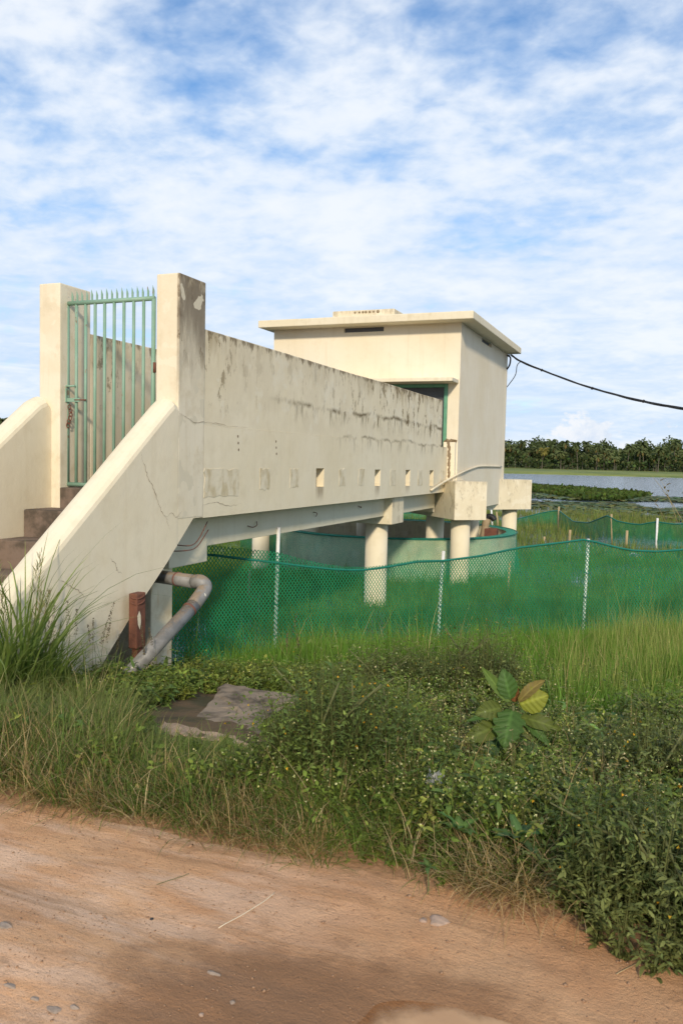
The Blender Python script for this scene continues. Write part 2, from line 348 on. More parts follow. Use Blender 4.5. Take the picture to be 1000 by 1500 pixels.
def wall_holes(name, axis, pos, thick, u0, u1, z0, z1, holes, mat, parent=None):
    """wall along u (x or y) at pos..pos+thick on the other axis, with through holes (u0,u1,z0,z1)"""
    us = sorted({u0, u1, *[h[0] for h in holes], *[h[1] for h in holes]}); zs = sorted({z0, z1, *[h[2] for h in holes], *[h[3] for h in holes]})
    bm = bmesh.new(); vd = {}
    def V(u, w, z):
        k = (round(u, 5), round(w, 5), round(z, 5))
        if k not in vd: vd[k] = bm.verts.new((w, u, z) if axis == 'y' else (u, w, z))
        return vd[k]
    def solid(i, j):
        if not (0 <= i < len(us)-1 and 0 <= j < len(zs)-1): return False
        cu, cz = (us[i]+us[i+1])/2, (zs[j]+zs[j+1])/2
        return not any(h[0] < cu < h[1] and h[2] < cz < h[3] for h in holes)
    A, B = pos, pos+thick
    for i in range(len(us)-1):
        for j in range(len(zs)-1):
            if not solid(i, j): continue
            a, b, c, d = us[i], us[i+1], zs[j], zs[j+1]
            for w in (A, B): bm.faces.new((V(a, w, c), V(b, w, c), V(b, w, d), V(a, w, d)))
            for di, dj, p, q in ((-1, 0, (a, c), (a, d)), (1, 0, (b, c), (b, d)), (0, -1, (a, c), (b, c)), (0, 1, (a, d), (b, d))):
                if not solid(i+di, j+dj): bm.faces.new((V(p[0], A, p[1]), V(q[0], A, q[1]), V(q[0], B, q[1]), V(p[0], B, p[1])))
    return from_bm(name, bm, mat, parent)
def tube(name, pts, r, mat, parent=None, seg=10, closed=False, bm=None, cap=True):
    own = bm is None; bm = bm or bmesh.new()
    pts = [Vector(p) for p in pts]; rs = r if isinstance(r, (list, tuple)) else [r]*len(pts)
    prev = None; rings = []
    for i, p in enumerate(pts):
        t = (pts[min(i+1, len(pts)-1)]-pts[max(i-1, 0)]).normalized()
        n = Vector((0, 0, 1)) if abs(t.z) < 0.9 else Vector((1, 0, 0))
        if prev is not None: n = prev
        n = (n-t*n.dot(t)).normalized(); prev = n; b = t.cross(n)
        rings.append([bm.verts.new(p+(n*math.cos(2*math.pi*k/seg)+b*math.sin(2*math.pi*k/seg))*rs[i]) for k in range(seg)])
    for a, b in zip(rings[:-1], rings[1:]):
        for k in range(seg): bm.faces.new((a[k], a[(k+1) % seg], b[(k+1) % seg], b[k]))
    if cap: bm.faces.new(rings[0][::-1]); bm.faces.new(rings[-1])
    if not own: return bm
    return from_bm(name, bm, mat, parent, smooth=True)
def cyl(name, x, y, z0, z1, r, mat, parent=None, seg=28):
    return tube(name, [(x, y, z0), (x, y, z0+0.02), (x, y, (z0+z1)/2), (x, y, z1)], r, mat, parent, seg)
def bez(pts, n=8):
    """smooth run through points (Catmull-Rom)"""
    P = [Vector(p) for p in pts]; P = [P[0]*2-P[1]]+P+[P[-1]*2-P[-2]]; out = []
    for i in range(1, len(P)-2):
        for k in range(n):
            t = k/n; a, b, c, d = P[i-1:i+3]
            out.append(0.5*((2*b)+(c-a)*t+(2*a-5*b+4*c-d)*t*t+(3*b-a-3*c+d)*t**3))
    return out+[P[-2]]
def np_mesh(name, V, T, col=None):
    V = np.ascontiguousarray(V, np.float32); T = np.ascontiguousarray(T, np.int32)
    me = bpy.data.meshes.new(name); me.vertices.add(len(V)); me.vertices.foreach_set('co', V.ravel())
    k = T.shape[1]; me.loops.add(T.size); me.loops.foreach_set('vertex_index', T.ravel())
    me.polygons.add(len(T)); me.polygons.foreach_set('loop_start', np.arange(0, T.size, k, dtype=np.int32))
    me.update(calc_edges=True)
    if col is not None:
        a = me.color_attributes.new('col', 'FLOAT_COLOR', 'POINT'); cc = np.ones((len(V), 4), np.float32); cc[:, :3] = col; a.data.foreach_set('color', cc.ravel())
    return me

# ------------------------------------------------------------------ ground, road, water
WATER = -1.05
def toe(X): return np.clip(9.2+0.88*(X+4.7), 6.0, 16.0)
def nz2(X, Y, s, seed):
    r = np.random.default_rng(seed); o = np.zeros(np.broadcast(X, Y).shape)
    for k in range(10):
        a = r.uniform(0, 2*math.pi); f = s*r.uniform(0.5, 2.0); o = o+np.sin((X*math.cos(a)+Y*math.sin(a))*f+r.uniform(0, 6.28))
    return o/5.0
def gz(X, Y):
    X = np.asarray(X, float); Y = np.asarray(Y, float)
    t = (Y-2.9)/(toe(X)-2.9); tc = np.clip(t, 0, 1.25)
    z = -1.02*np.power(tc, 1.2)+0.05*np.exp(-((Y-3.5)/0.5)**2)
    z = np.where(t > 1.25, np.maximum(z-(Y-toe(X))*0.03, -1.8), z)
    z = z+0.03*nz2(X, Y, 1.5, 3)*np.clip((Y-3.0), 0, 1)
    return np.where(Y < 2.9, -0.03, z)
def grid(name, xs, ys, zf, mat, parent=None):
    Xg, Yg = np.meshgrid(xs, ys); Zg = zf(Xg, Yg); V = np.stack([Xg, Yg, Zg], -1).reshape(-1, 3)
    nx, ny = len(xs), len(ys); i = np.arange(nx*ny).reshape(ny, nx)
    Q = np.stack([i[:-1, :-1], i[:-1, 1:], i[1:, 1:], i[1:, :-1]], -1).reshape(-1, 4)
    return link(name, np_mesh(name, V, Q), mat, parent, smooth=True)
def axis(*segs):
    out = []
    for a, b, n in segs: out += list(np.linspace(a, b, n, endpoint=False))
    return np.array(out+[segs[-1][1]])
def m_soil():
    n = NT('bank_soil')
    c = n.mix(n.step(n.noise(3, 6), 0.4, 0.65), (0.13, 0.085, 0.045), (0.06, 0.055, 0.025)); x, y, z = n.xyz()
    c = n.mix(n.math('MULTIPLY', n.step(n.math('ADD', y, n.math('MULTIPLY', n.noise(3, 5), 0.5)), 3.75, 3.25), 0.9), c, (0.36, 0.205, 0.11))
    n.bump(n.noise(18, 6), 0.6, 0.03); return n.fin(c, 0.95)
M['soil'] = m_soil()
g = grid('ground', axis((-1500, -60, 12), (-60, -12, 24), (-12, 8, 80), (8, 60, 26), (60, 1500, 13)), axis((-1500, -40, 12), (-40, 2.6, 20), (2.6, 20, 90), (20, 60, 20), (60, 215, 10)), gz, M['soil'])
tag(g, kind='structure')
PUD = (-0.42, 2.09)
def pud_d(X, Y): return np.hypot((X-PUD[0])/0.335, (Y-PUD[1])/0.25)*(1+0.10*nz2(X, Y, 7.0, 61))
def road_z(X, Y):
    z = 0.012*nz2(X, Y*1.6, 3.0, 21)+0.006*nz2(X, Y, 11.0, 22)+0.003*nz2(X, Y, 31.0, 23)
    z = z-0.030*np.exp(-((Y-1.75-0.05*np.sin(X*1.3))/0.16)**2)*np.clip(-X-0.6, 0, 1)+0.012*np.exp(-((Y-2.05)/0.14)**2)*np.clip(-X-0.6, 0, 1)-0.014*np.exp(-((Y-2.35-0.04*np.sin(X*1.7))/0.10)**2)*np.clip(-X-0.8, 0, 1)     # wheel rut
    z = z*(1-0.75*np.exp(-(pud_d(X, Y)/1.3)**4))-0.045*np.exp(-(pud_d(X, Y)/1.0)**4)
    edge = np.clip((Y-2.95-0.10*nz2(X, Y*0, 2.2, 8))/0.35, 0, 1)
    return z-0.14*edge**1.5-gz(X, Y)*0*edge
def m_road():
    n = NT('laterite_road'); x, y, z = n.xyz()
    c = n.mix(n.step(n.noise(1.3, 6, 0.6), 0.38, 0.62), (0.66, 0.385, 0.205), (0.57, 0.30, 0.148))
    pale = n.math('MULTIPLY', n.step(n.noise(1.0, 6, 0.6, sc=(1.1, 5, 1), loc=(2, 1, 0)), 0.42, 0.6), n.step(x, -0.6, -1.7))
    c = n.mix(n.math('MULTIPLY', pale, 0.8), c, (0.74, 0.505, 0.345))
    c = n.mix(n.step(n.noise(7, 6, 0.65), 0.55, 0.72, 0, 0.5), c, (0.36, 0.20, 0.105))
    rut = n.noise(1.0, 6, 0.65, sc=(0.8, 9, 1), loc=(4, 6, 0))
    c = n.mix(n.math('MULTIPLY', n.step(rut, 0.52, 0.66), 0.55), c, (0.41, 0.225, 0.11))
    c = n.mix(n.step(n.noise(45, 4, 0.6), 0.60, 0.72, 0, 0.5), c, (0.25, 0.15, 0.09))
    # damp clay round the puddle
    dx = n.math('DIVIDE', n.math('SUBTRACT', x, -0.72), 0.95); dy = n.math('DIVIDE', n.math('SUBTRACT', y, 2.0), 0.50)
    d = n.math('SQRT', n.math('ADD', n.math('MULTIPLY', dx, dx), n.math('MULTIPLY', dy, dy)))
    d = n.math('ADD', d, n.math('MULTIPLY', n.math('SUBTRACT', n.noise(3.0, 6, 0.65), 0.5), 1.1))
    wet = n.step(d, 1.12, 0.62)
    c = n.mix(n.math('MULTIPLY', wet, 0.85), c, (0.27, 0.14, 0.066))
    h = n.math('ADD', n.math('ADD', n.math('MULTIPLY', n.noise(9, 6, 0.7), 0.6), n.math('MULTIPLY', rut, 0.5)), n.math('MULTIPLY', n.noise(85, 5, 0.75), 0.35))
    n.bump(h, 0.8, 0.035)
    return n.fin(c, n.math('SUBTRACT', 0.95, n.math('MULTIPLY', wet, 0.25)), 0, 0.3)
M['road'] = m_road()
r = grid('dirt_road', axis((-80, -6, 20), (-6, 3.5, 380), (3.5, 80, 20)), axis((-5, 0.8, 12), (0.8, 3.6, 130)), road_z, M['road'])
tag(r, kind='structure')
def m_puddle():
    n = NT('muddy_water'); x, y, z = n.xyz()
    n.bump(n.noise(9, 4), 0.10, 0.01); n.fin(n.mix(n.step(n.noise(5, 5), 0.35, 0.7), (0.62, 0.375, 0.185), (0.52, 0.295, 0.135)), 0.05, 0, 0.5)
    dx = n.math('DIVIDE', n.math('SUBTRACT', x, PUD[0]), 0.335); dy = n.math('DIVIDE', n.math('SUBTRACT', y, PUD[1]), 0.25)
    d = n.math('ADD', n.math('SQRT', n.math('ADD', n.math('MULTIPLY', dx, dx), n.math('MULTIPLY', dy, dy))), n.math('MULTIPLY', n.math('SUBTRACT', n.noise(9, 5, 0.6), 0.5), 0.45))
    tr = n.nd('ShaderNodeBsdfTransparent'); tr.inputs[0].default_value = (0.93, 0.86, 0.78, 1)
    ms = n.nd('ShaderNodeMixShader'); n.L.new(n.step(d, 1.14, 0.86, 0.0, 0.97), ms.inputs[0]); n.L.new(tr.outputs[0], ms.inputs[1]); n.L.new(n.b.outputs[0], ms.inputs[2]); n.L.new(ms.outputs[0], n.out.inputs[0])
    return n.m
M['puddle'] = m_puddle()
bm = bmesh.new(); vs = []
for k in range(64):
    a = 2*math.pi*k/64; rr = 1.12
    vs.append(bm.verts.new((PUD[0]+0.45*rr*math.cos(a), PUD[1]+0.33*rr*math.sin(a), -0.0145)))
bm.faces.new(vs); tag(from_bm('puddle', bm, M['puddle']), kind='structure')
def m_lake():
    n = NT('lake_water')
    h = n.math('ADD', n.noise(1.6, 4, 0.6, sc=(1, 1.6, 1)), n.math('MULTIPLY', n.noise(0.35, 4, 0.6, sc=(1, 2.2, 1)), 1.5))
    n.bump(h, 0.55, 0.12)
    return n.fin((0.05, 0.085, 0.12), 0.12, 0, 0.5)
M['lake'] = m_lake()
bm = bmesh.new(); vs = [bm.verts.new(p) for p in ((-1500, 9.0, WATER), (1500, 9.0, WATER), (1500, 1500, WATER), (-1500, 1500, WATER))]
bm.faces.new(vs); tag(from_bm('lake', bm, M['lake']), kind='structure')
# far shore: low grass flat, then wooded ground
def polar(az, rad, z): return (math.sin(az)*rad, math.cos(az)*rad, z)
def shore_r(az): return 232+10*math.sin(az*7+1)+4*math.sin(az*31)-max(0.0, az+0.05)*120
def m_flat():
    n = NT('far_grass'); c = n.mix(n.step(n.noise(0.05, 6, sc=(1, 0.4, 1)), 0.4, 0.62), (0.20, 0.235, 0.06), (0.115, 0.16, 0.04))
    c = n.mix(n.step(n.noise(0.6, 5), 0.45, 0.7, 0, 0.5), c, (0.27, 0.25, 0.09))
    n.bump(n.noise(0.9, 5), 0.8, 0.4); return n.fin(c, 0.95)
M['flat'] = m_flat()
bm = bmesh.new(); rows = []
azs = [math.radians(a) for a in np.linspace(-75, 50, 220)]
for fr, zz in ((0, -1.3), (1.0, -0.75), (40, -0.55), (150, -0.35), (260, 2.0), (1100, 9.0)):
    rows.append([bm.verts.new(polar(a, shore_r(a)+fr, zz)) for a in azs])
for a, b in zip(rows[:-1], rows[1:]):
    for k in range(len(azs)-1): bm.faces.new((a[k], a[k+1], b[k+1], b[k]))
tag(from_bm('far_bank', bm, M['flat'], smooth=True), kind='structure')

# ------------------------------------------------------------------ walkway with stair
XI, XL, XLO, XLI = -4.786, -5.977, -6.245, -6.088
YP0, YP1 = 6.90, 7.385
wk = empty('raised_walkway', (-5.38, 9.0, -0.6), 'long raised cream concrete walkway with stained parapets, leading from the stair to the pump house', 'walkway')
holes = [(10.292, 10.567, 1.242, 1.500), (12.684, 12.96, 1.205, 1.478), (14.355, 14.63, 1.172, 1.470), (15.96, 16.24, 1.140, 1.455)]
wall_holes('parapet', 'y', XI, XW-XI, YP1+0.002, 17.285, 0.985, 1.95, holes, M['parapet'], wk)
# upper course: uneven broken top edge
def ragged_top(name, x0, x1, y0, y1, z0, z1, mat, amp=0.012):
    bm = bmesh.new(); n = 120; rr = np.random.default_rng(5)
    ys = np.linspace(y0, y1, n); tz = z1+amp*np.cumsum(rr.normal(0, 0.25, n))*0.3; tz = z1+np.clip(tz-tz.mean(), -0.014, 0.010)
    R = []
    for y, t in zip(ys, tz): R.append([bm.verts.new(p) for p in ((x0, y, z0), (x0, y, t-0.015), (x0+0.02, y, t), (x1-0.02, y, t), (x1, y, t-0.015), (x1, y, z0))])
    for a, b in zip(R[:-1], R[1:]):
        for k in range(6): bm.faces.new((a[k], a[(k+1) % 6], b[(k+1) % 6], b[k]))
    bm.faces.new(R[0]); bm.faces.new(R[-1][::-1])
    return from_bm(name, bm, mat, wk)
ragged_top('parapet', XI+0.002, XW-0.003, YP1+0.002, 16.78, 1.951, 2.93, M['parapet'])
box('parapet', XLO, XL, YP1+0.002, 17.285, 0.985, 2.94, M['parapet'], wk, bevel=0.015)
box('floor_slab', XL+0.001, XI-0.001, YP0, 17.285, 1.00, 1.266, M['step'], wk)
box('gate_post', XI, XW+0.004, YP0, YP1, 0.995, 3.405, M['post'], wk, bevel=0.014)
box('gate_post', XLO-0.002, XL+0.002, YP0, YP1, 0.995, 3.395, M['post'], wk, bevel=0.014)
def round_top_wall(name, prof_top, prof_bot, x0, x1, mat, seg=8):
    """stair wall: slanted crest rounded over, straight underside"""
    bm = bmesh.new(); R = []; w = x1-x0; rad = w/2
    for (yt, zt), (yb, zb) in zip(prof_top, prof_bot):
        ring = [bm.verts.new((x1, yb, zb)), bm.verts.new((x1, yt, zt-rad*0.75))]
        for k in range(1, seg):
            a = math.pi*k/seg; ring.append(bm.verts.new((x0+rad+rad*math.cos(a), yt, zt-rad*0.75+rad*0.75*math.sin(a))))
        ring += [bm.verts.new((x0, yt, zt-rad*0.75)), bm.verts.new((x0, yb, zb))]
        R.append(ring)
    for a, b in zip(R[:-1], R[1:]):
        for k in range(len(a)): bm.faces.new((a[k], a[(k+1) % len(a)], b[(k+1) % len(a)], b[k]))
    bm.faces.new(R[0]); bm.faces.new(R[-1][::-1])
    o = from_bm(name, bm, mat, wk)
    return o
tp = [(6.897, 2.165), (6.84, 2.185), (6.74, 2.115), (6.30, 1.775), (5.888, 1.45), (5.40, 1.075), (4.937, 0.715), (4.55, 0.42), (4.20, 0.15), (3.95, -0.05)]
bt = [(6.897, 0.735), (6.84, 0.69), (6.74, 0.597), (6.45, 0.37), (6.144, 0.142), (5.742, -0.208), (5.2, -0.55), (4.6, -0.55), (4.25, -0.5), (3.95, -0.5)]
round_top_wall('stair_wall', tp, bt, XI-0.003, XW+0.006, M['stair_wall'])
tpl = [(6.897, 2.16), (6.84, 2.215), (6.74, 2.17), (6.18, 1.745), (5.5, 1.225), (4.9, 0.77), (4.3, 0.31)]
btl = [(6.897, 0.7), (6.84, 0.65), (6.74, 0.55), (6.18, 0.0), (5.5, -0.5), (4.9, -0.5), (4.3, -0.5)]
round_top_wall('stair_wall', tpl, btl, XLI-0.262, XLI, M['stair_wall'])
# small web below the post where the flight meets the deck
prism_x('haunch', [(6.9, 0.735), (7.197, 0.992), (7.384, 0.994), (7.384, 1.4), (6.9, 1.4)], XI+0.003, XW+0.001, M['stair_wall'], wk)
sz = 1.266; sy = 6.893
stairs = []
for k, (ya, yb, zt, zbm) in enumerate(((6.49, 6.898, 1.052, 0.60), (6.14, 6.489, 0.775, 0.32), (5.79, 6.139, 0.50, 0.05), (5.44, 5.789, 0.235, -0.2), (5.09, 5.439, -0.02, -0.45), (4.74, 5.089, -0.22, -0.6))):
    box('step', XLI+0.006, XI-0.005, ya, yb, zbm, zt, M['step'], wk, bevel=0.02)
# structure below the deck
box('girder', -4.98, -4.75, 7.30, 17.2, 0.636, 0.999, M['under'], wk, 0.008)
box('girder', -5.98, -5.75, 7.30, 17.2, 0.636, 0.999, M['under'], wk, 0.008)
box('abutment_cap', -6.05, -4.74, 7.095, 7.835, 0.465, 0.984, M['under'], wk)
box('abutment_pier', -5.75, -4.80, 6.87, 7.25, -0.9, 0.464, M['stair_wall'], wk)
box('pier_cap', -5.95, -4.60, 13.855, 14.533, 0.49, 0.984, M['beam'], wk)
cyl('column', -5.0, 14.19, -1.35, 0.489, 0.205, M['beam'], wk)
# plugged drain openings: rough mortar patches standing a touch proud
def rough_patch(y0, y1, z0, z1, seed):
    rr = np.random.default_rng(seed); bm = bmesh.new(); n = 7; pts = []
    for k in range(n): pts.append((y0+(y1-y0)*k/n, z0))
    for k in range(n): pts.append((y1, z0+(z1-z0)*k/n))
    for k in range(n): pts.append((y1-(y1-y0)*k/n, z1))
    for k in range(n): pts.append((y0, z1-(z1-z0)*k/n))
    pts = [(a+rr.normal(0, 0.008), b+rr.normal(0, 0.008)) for a, b in pts]
    A = [bm.verts.new((XW-0.02, a, b)) for a, b in pts]; B = [bm.verts.new((XW+0.0035, a, b)) for a, b in pts]
    bm.faces.new(A[::-1]); bm.faces.new(B)
    for k in range(len(A)): bm.faces.new((A[k], B[k], B[(k+1) % len(A)], A[(k+1) % len(A)]))
    return from_bm('mortar_patch', bm, M['patch'], wk)
for k, (a, b, c, d) in enumerate(((7.40, 8.128, 1.20, 1.495), (8.647, 8.90, 1.25, 1.493), (9.47, 9.72, 1.258, 1.492), (11.137, 11.39, 1.235, 1.489), (11.926, 12.18, 1.23, 1.488), (13.49, 13.76, 1.198, 1.474), (15.137, 15.45, 1.165, 1.457), (16.785, 17.08, 1.13, 1.452))):
    rough_patch(a, b, c, d, 40+k)
def ribbon_crack(pts, w, x=XW+0.009, name='crack'):
    bm = bmesh.new(); P = bez([(x, a, b) for a, b in pts], 7); rr = random.Random(len(pts)*7+int(pts[0][0]*100)); L_, R_ = [], []
    for i, p in enumerate(P):
        t = (P[min(i+1, len(P)-1)]-P[max(0, i-1)]).normalized(); nrm = Vector((1, 0, 0)).cross(t)
        ww = 0.6*w*rr.uniform(0.2, 1.0)*math.sin(math.pi*(i+0.6)/(len(P)+0.4))*0.5; j = nrm*rr.uniform(-1, 1)*w*0.8
        L_.append(bm.verts.new(p+j+nrm*ww)); R_.append(bm.verts.new(p+j-nrm*ww))
    for i in range(len(P)-1): bm.faces.new((L_[i], L_[i+1], R_[i+1], R_[i]))
    return from_bm(name, bm, M['crack'], wk)
ribbon_crack([(6.281, 1.666), (6.33, 1.55), (6.40, 1.42), (6.499, 1.297), (6.60, 1.12), (6.70, 1.02), (6.766, 0.911)], 0.013)
ribbon_crack([(6.70, 1.02), (6.80, 1.07), (6.88, 1.02), (6.98, 1.08)], 0.010)
ribbon_crack([(5.20, 0.62), (5.30, 0.56), (5.42, 0.50), (5.52, 0.42)], 0.012)
ribbon_crack([(5.85, 0.72), (5.92, 0.66), (5.95, 0.60), (6.02, 0.56)], 0.012)
ribbon_crack([(6.88, 2.06), (7.0, 2.02), (7.2, 1.97), (7.5, 1.985), (7.9, 1.965), (8.4, 1.98)], 0.010)
ribbon_crack([(7.3, 1.10), (7.6, 1.14), (7.9, 1.09), (8.2, 1.10)], 0.008, XW+0.0035)
for y0, z0 in ((8.1, 1.86), (9.05, 1.83)):          # small drilled weep holes in a row
    for q in range(3):
        bm = bmesh.new(); bmesh.ops.create_circle(bm, cap_ends=True, segments=8, radius=0.016, matrix=Matrix.Translation((XW+0.002, y0+0.01*q, z0-0.075*q)) @ Matrix.Rotation(math.pi/2, 4, 'Y'))
        from_bm('weep_hole', bm, M['crack'], wk)
# twisted tie wires hanging under the deck
for pts in ([(-4.72, 7.1, 0.72), (-4.6, 7.25, 0.70), (-4.6, 7.42, 0.75), (-4.6, 7.6, 0.93)], [(-4.7, 7.0, 0.66), (-4.6, 7.2, 0.655), (-4.6, 7.4, 0.68), (-4.6, 7.62, 0.84)],
            [(-4.735, 8.75, 0.80), (-4.70, 8.82, 0.78), (-4.70, 8.92, 0.80), (-4.735, 8.98, 0.84)], [(-4.735, 10.7, 0.87), (-4.70, 10.75, 0.85), (-4.735, 10.8, 0.80)], [(-4.735, 12.5, 0.88), (-4.70, 12.55, 0.85), (-4.735, 12.62, 0.87)]):
    tube('tie_wire', bez(pts, 5), 0.0055, M['rusty'], wk, 6)

# ------------------------------------------------------------------ gate
YG = 7.03
gt = empty('green_gate', (-5.38, YG, 1.27), 'green barred metal gate with spear tips hung between the two posts', 'gate')
GX0, GX1, GZ0, GZ1 = onY(99, 450, YG)[0], onY(225.5, 450, YG)[0], onY(92, 709, YG)[2], 3.20
gw = 0.021
tube('gate_rail', [(GX0-0.012, YG, GZ1), (GX1+0.01, YG, GZ1)], 0.024, M['green'], gt, 14)
tube('gate_rail', [(GX0-0.012, YG, GZ0), (GX1+0.01, YG, GZ0)], 0.024, M['green'], gt, 14)
nb = 10
for k in range(nb):
    x = GX0+(GX1-GX0)*k/(nb-1)
    tube('gate_stile' if k in (0, nb-1) else 'gate_bar', [(x, YG, GZ0), (x, YG, GZ1-0.002)], 0.024 if k == 0 else (0.022 if k == nb-1 else 0.0165), M['green'], gt, 12)
ns = 18
for k in range(ns):
    x = GX0+0.005+(GX1-GX0-0.01)*k/(ns-1); bm = bmesh.new(); zb = GZ1+0.018; h = 0.105+0.006*((k*7) % 3)
    ring = [bm.verts.new(p) for p in ((x-0.010, YG-0.004, zb), (x+0.010, YG-0.004, zb), (x+0.010, YG+0.004, zb), (x-0.010, YG+0.004, zb))]
    r2 = [bm.verts.new(p) for p in ((x-0.011, YG-0.004, zb+h*0.5), (x+0.011, YG-0.004, zb+h*0.5), (x+0.011, YG+0.004, zb+h*0.5), (x-0.011, YG+0.004, zb+h*0.5))]
    tip = bm.verts.new((x-0.010, YG, zb+h))
    for i in range(4):
        bm.faces.new((ring[i], ring[(i+1) % 4], r2[(i+1) % 4], r2[i])); bm.faces.new((r2[i], r2[(i+1) % 4], tip))
    bm.faces.new(ring[::-1]); from_bm('spear_tip', bm, M['green'], gt)
lz = onY(110, 566, YG)[2]
tube('latch_bolt', [(GX0-0.10, YG-0.035, lz), (GX0+0.13, YG-0.035, lz)], 0.011, M['green'], gt, 10)
box('latch_plate', GX0-0.028, GX0+0.026, YG-0.05, YG-0.026, lz-0.17, lz-0.02, M['green'], gt, 0.004)
box('latch_plate', GX0+0.02, GX0+0.19, YG-0.033, YG-0.024, lz-0.165, lz-0.125, M['green'], gt, 0.003)
tube('latch_bolt', [(GX0+0.12, YG-0.03, lz-0.145), (GX0+0.27, YG-0.03, lz-0.145)], 0.007, M['rusty'], gt, 8)
tube('hinge', [(GX1+0.022, YG-0.01, 2.46), (GX1+0.022, YG-0.01, 2.56)], 0.016, M['rusty'], gt, 10)
tube('hinge', [(GX1+0.022, YG-0.01, 1.50), (GX1+0.022, YG-0.01, 1.60)], 0.016, M['rusty'], gt, 10)
pl = empty('padlock', (GX0-0.03, YG-0.06, lz-0.3), 'small worn padlock hanging from the gate latch', 'padlock')
box('lock_body', GX0-0.045, GX0+0.0, YG-0.075, YG-0.052, lz-0.275, lz-0.215, M['steel'], pl, 0.006)
tube('shackle', bez([(GX0-0.038, YG-0.063, lz-0.215), (GX0-0.038, YG-0.063, lz-0.16), (GX0-0.022, YG-0.063, lz-0.135), (GX0-0.007, YG-0.063, lz-0.16), (GX0-0.007, YG-0.063, lz-0.215)], 5), 0.006, M['steel'], pl, 8)
ch = empty('rusty_chain', (GX0+0.05, YG-0.03, lz-0.45), 'short rusty chain looped beside the gate latch', 'chain')
for k in range(6):
    a = k*0.9; cx, cz = GX0+0.055+0.018*math.sin(a), lz-0.22-0.038*k; bm = bmesh.new()
    P = [(cx+0.016*math.cos(t)*(1 if k % 2 else 0.4), YG-0.03+0.016*math.cos(t)*(0.3 if k % 2 else 1), cz+0.026*math.sin(t)) for t in np.linspace(0, 2*math.pi, 11)]
    tube('chain_link', P, 0.0055, M['rusty'], ch, 6, cap=False)

# ------------------------------------------------------------------ pump house
HX0, HX1, HY0, HY1 = -8.80, -4.33, 17.41, 22.72
hc = np.array([(HX0+HX1)/2, (HY0+HY1)/2])
ph = empty('pump_house', (hc[0], hc[1], 0.4), 'cream flat-roofed pump house on columns above the round well', 'building')
DX0, DX1, DZ1 = -6.4, -4.585, 3.32
vx0, vx1 = onY(504, 478, HY0)[0], onY(562, 478, HY0)[0]
wall_holes('wall', 'x', HY0, 0.2, HX0, HX1, 0.53, 4.62, [(DX0, DX1, 1.27, DZ1), (vx0, vx1, 4.50, 4.60)], M['house'], ph)
wall_holes('wall', 'y', HX1-0.203, 0.2, HY0+0.201, HY1-0.201, 0.533, 4.618, [(19.45, 20.55, 4.50, 4.60)], M['house'], ph)
box('wall', HX0+0.003, HX0+0.2, HY0+0.201, HY1-0.201, 0.533, 4.618, M['house'], ph)
wall_holes('wall', 'x', HY1-0.2, 0.2, HX0, HX1, 0.53, 4.62, [], M['house'], ph)
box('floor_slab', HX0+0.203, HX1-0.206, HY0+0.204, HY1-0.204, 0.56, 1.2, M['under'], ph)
RX0, RX1, RY0 = -9.00, -3.98, 16.98
RY1 = float(onX(763.2, 508.2, RX1)[1])
rf = box('roof_slab', RX0, RX1, RY0, RY1, 4.621, 4.785, M['roof'], ph, 0.018)
ha = onY(487, 462, 17.35); hb = onY(577, 460, 17.35)
hz = float(onY(560, 452.6, 17.35)[2])
box('roof_hatch', ha[0], hb[0], 17.35, 18.4, 4.784, hz, M['hatch'], rf, 0.015)
for k in range(7):
    x = -6.75+0.09*k+random.uniform(-.02, .02); bm = bmesh.new(); bmesh.ops.create_icosphere(bm, subdivisions=1, radius=0.03+0.015*random.random(), matrix=Matrix.Translation((x, 17.36, hz-0.05)))
    from_bm('mould_clump', bm, M['rubble'], rf)
px0 = onY(583, 459, 17.6); px1 = onY(606, 457, 17.6)
tube('roof_pipe', bez([(px0[0], 17.6, 4.79), (px0[0]+0.06, 17.6, 4.87), (px0[0]+0.16, 17.6, 4.875), (px0[0]+0.2, 17.6, 4.82), (px1[0]+0.2, 17.6, 4.82), (px1[0]+0.3, 17.6, 4.80)], 5), 0.012, M['steel'], rf, 8)
box('door_canopy', -7.4, -4.355, 16.86, HY0-0.002, 3.325, 3.405, M['roof'], ph, 0.012)
for x0, x1, z0, z1 in ((DX1-0.075, DX1-0.002, 1.27, DZ1-0.002), (DX0+0.002, DX0+0.075, 1.27, DZ1-0.002), (DX0+0.075, DX1-0.075, DZ1-0.075, DZ1-0.002)):
    box('door_frame', x0, x1, HY0-0.025, HY0+0.10, z0, z1, M['frame'], ph, 0.004)
dr = box('door', DX0+0.076, DX1-0.076, HY0+0.05, HY0+0.09, 1.28, DZ1-0.076, M['door'], ph, 0.003)
box('door_handle', -5.6, -5.56, HY0+0.02, HY0+0.049, 2.2, 2.4, M['steel'], dr, 0.004)
for a, b, (nx0, nx1, ny0, ny1) in ((0, 0, (vx0, vx1, HY0+0.06, HY0+0.09)), (0, 0, (HX1-0.1, HX1-0.07, 19.45, 20.55))):
    box('vent_louvre', nx0, nx1, ny0, ny1, 4.501, 4.599, M['louvre'], ph, 0.0)
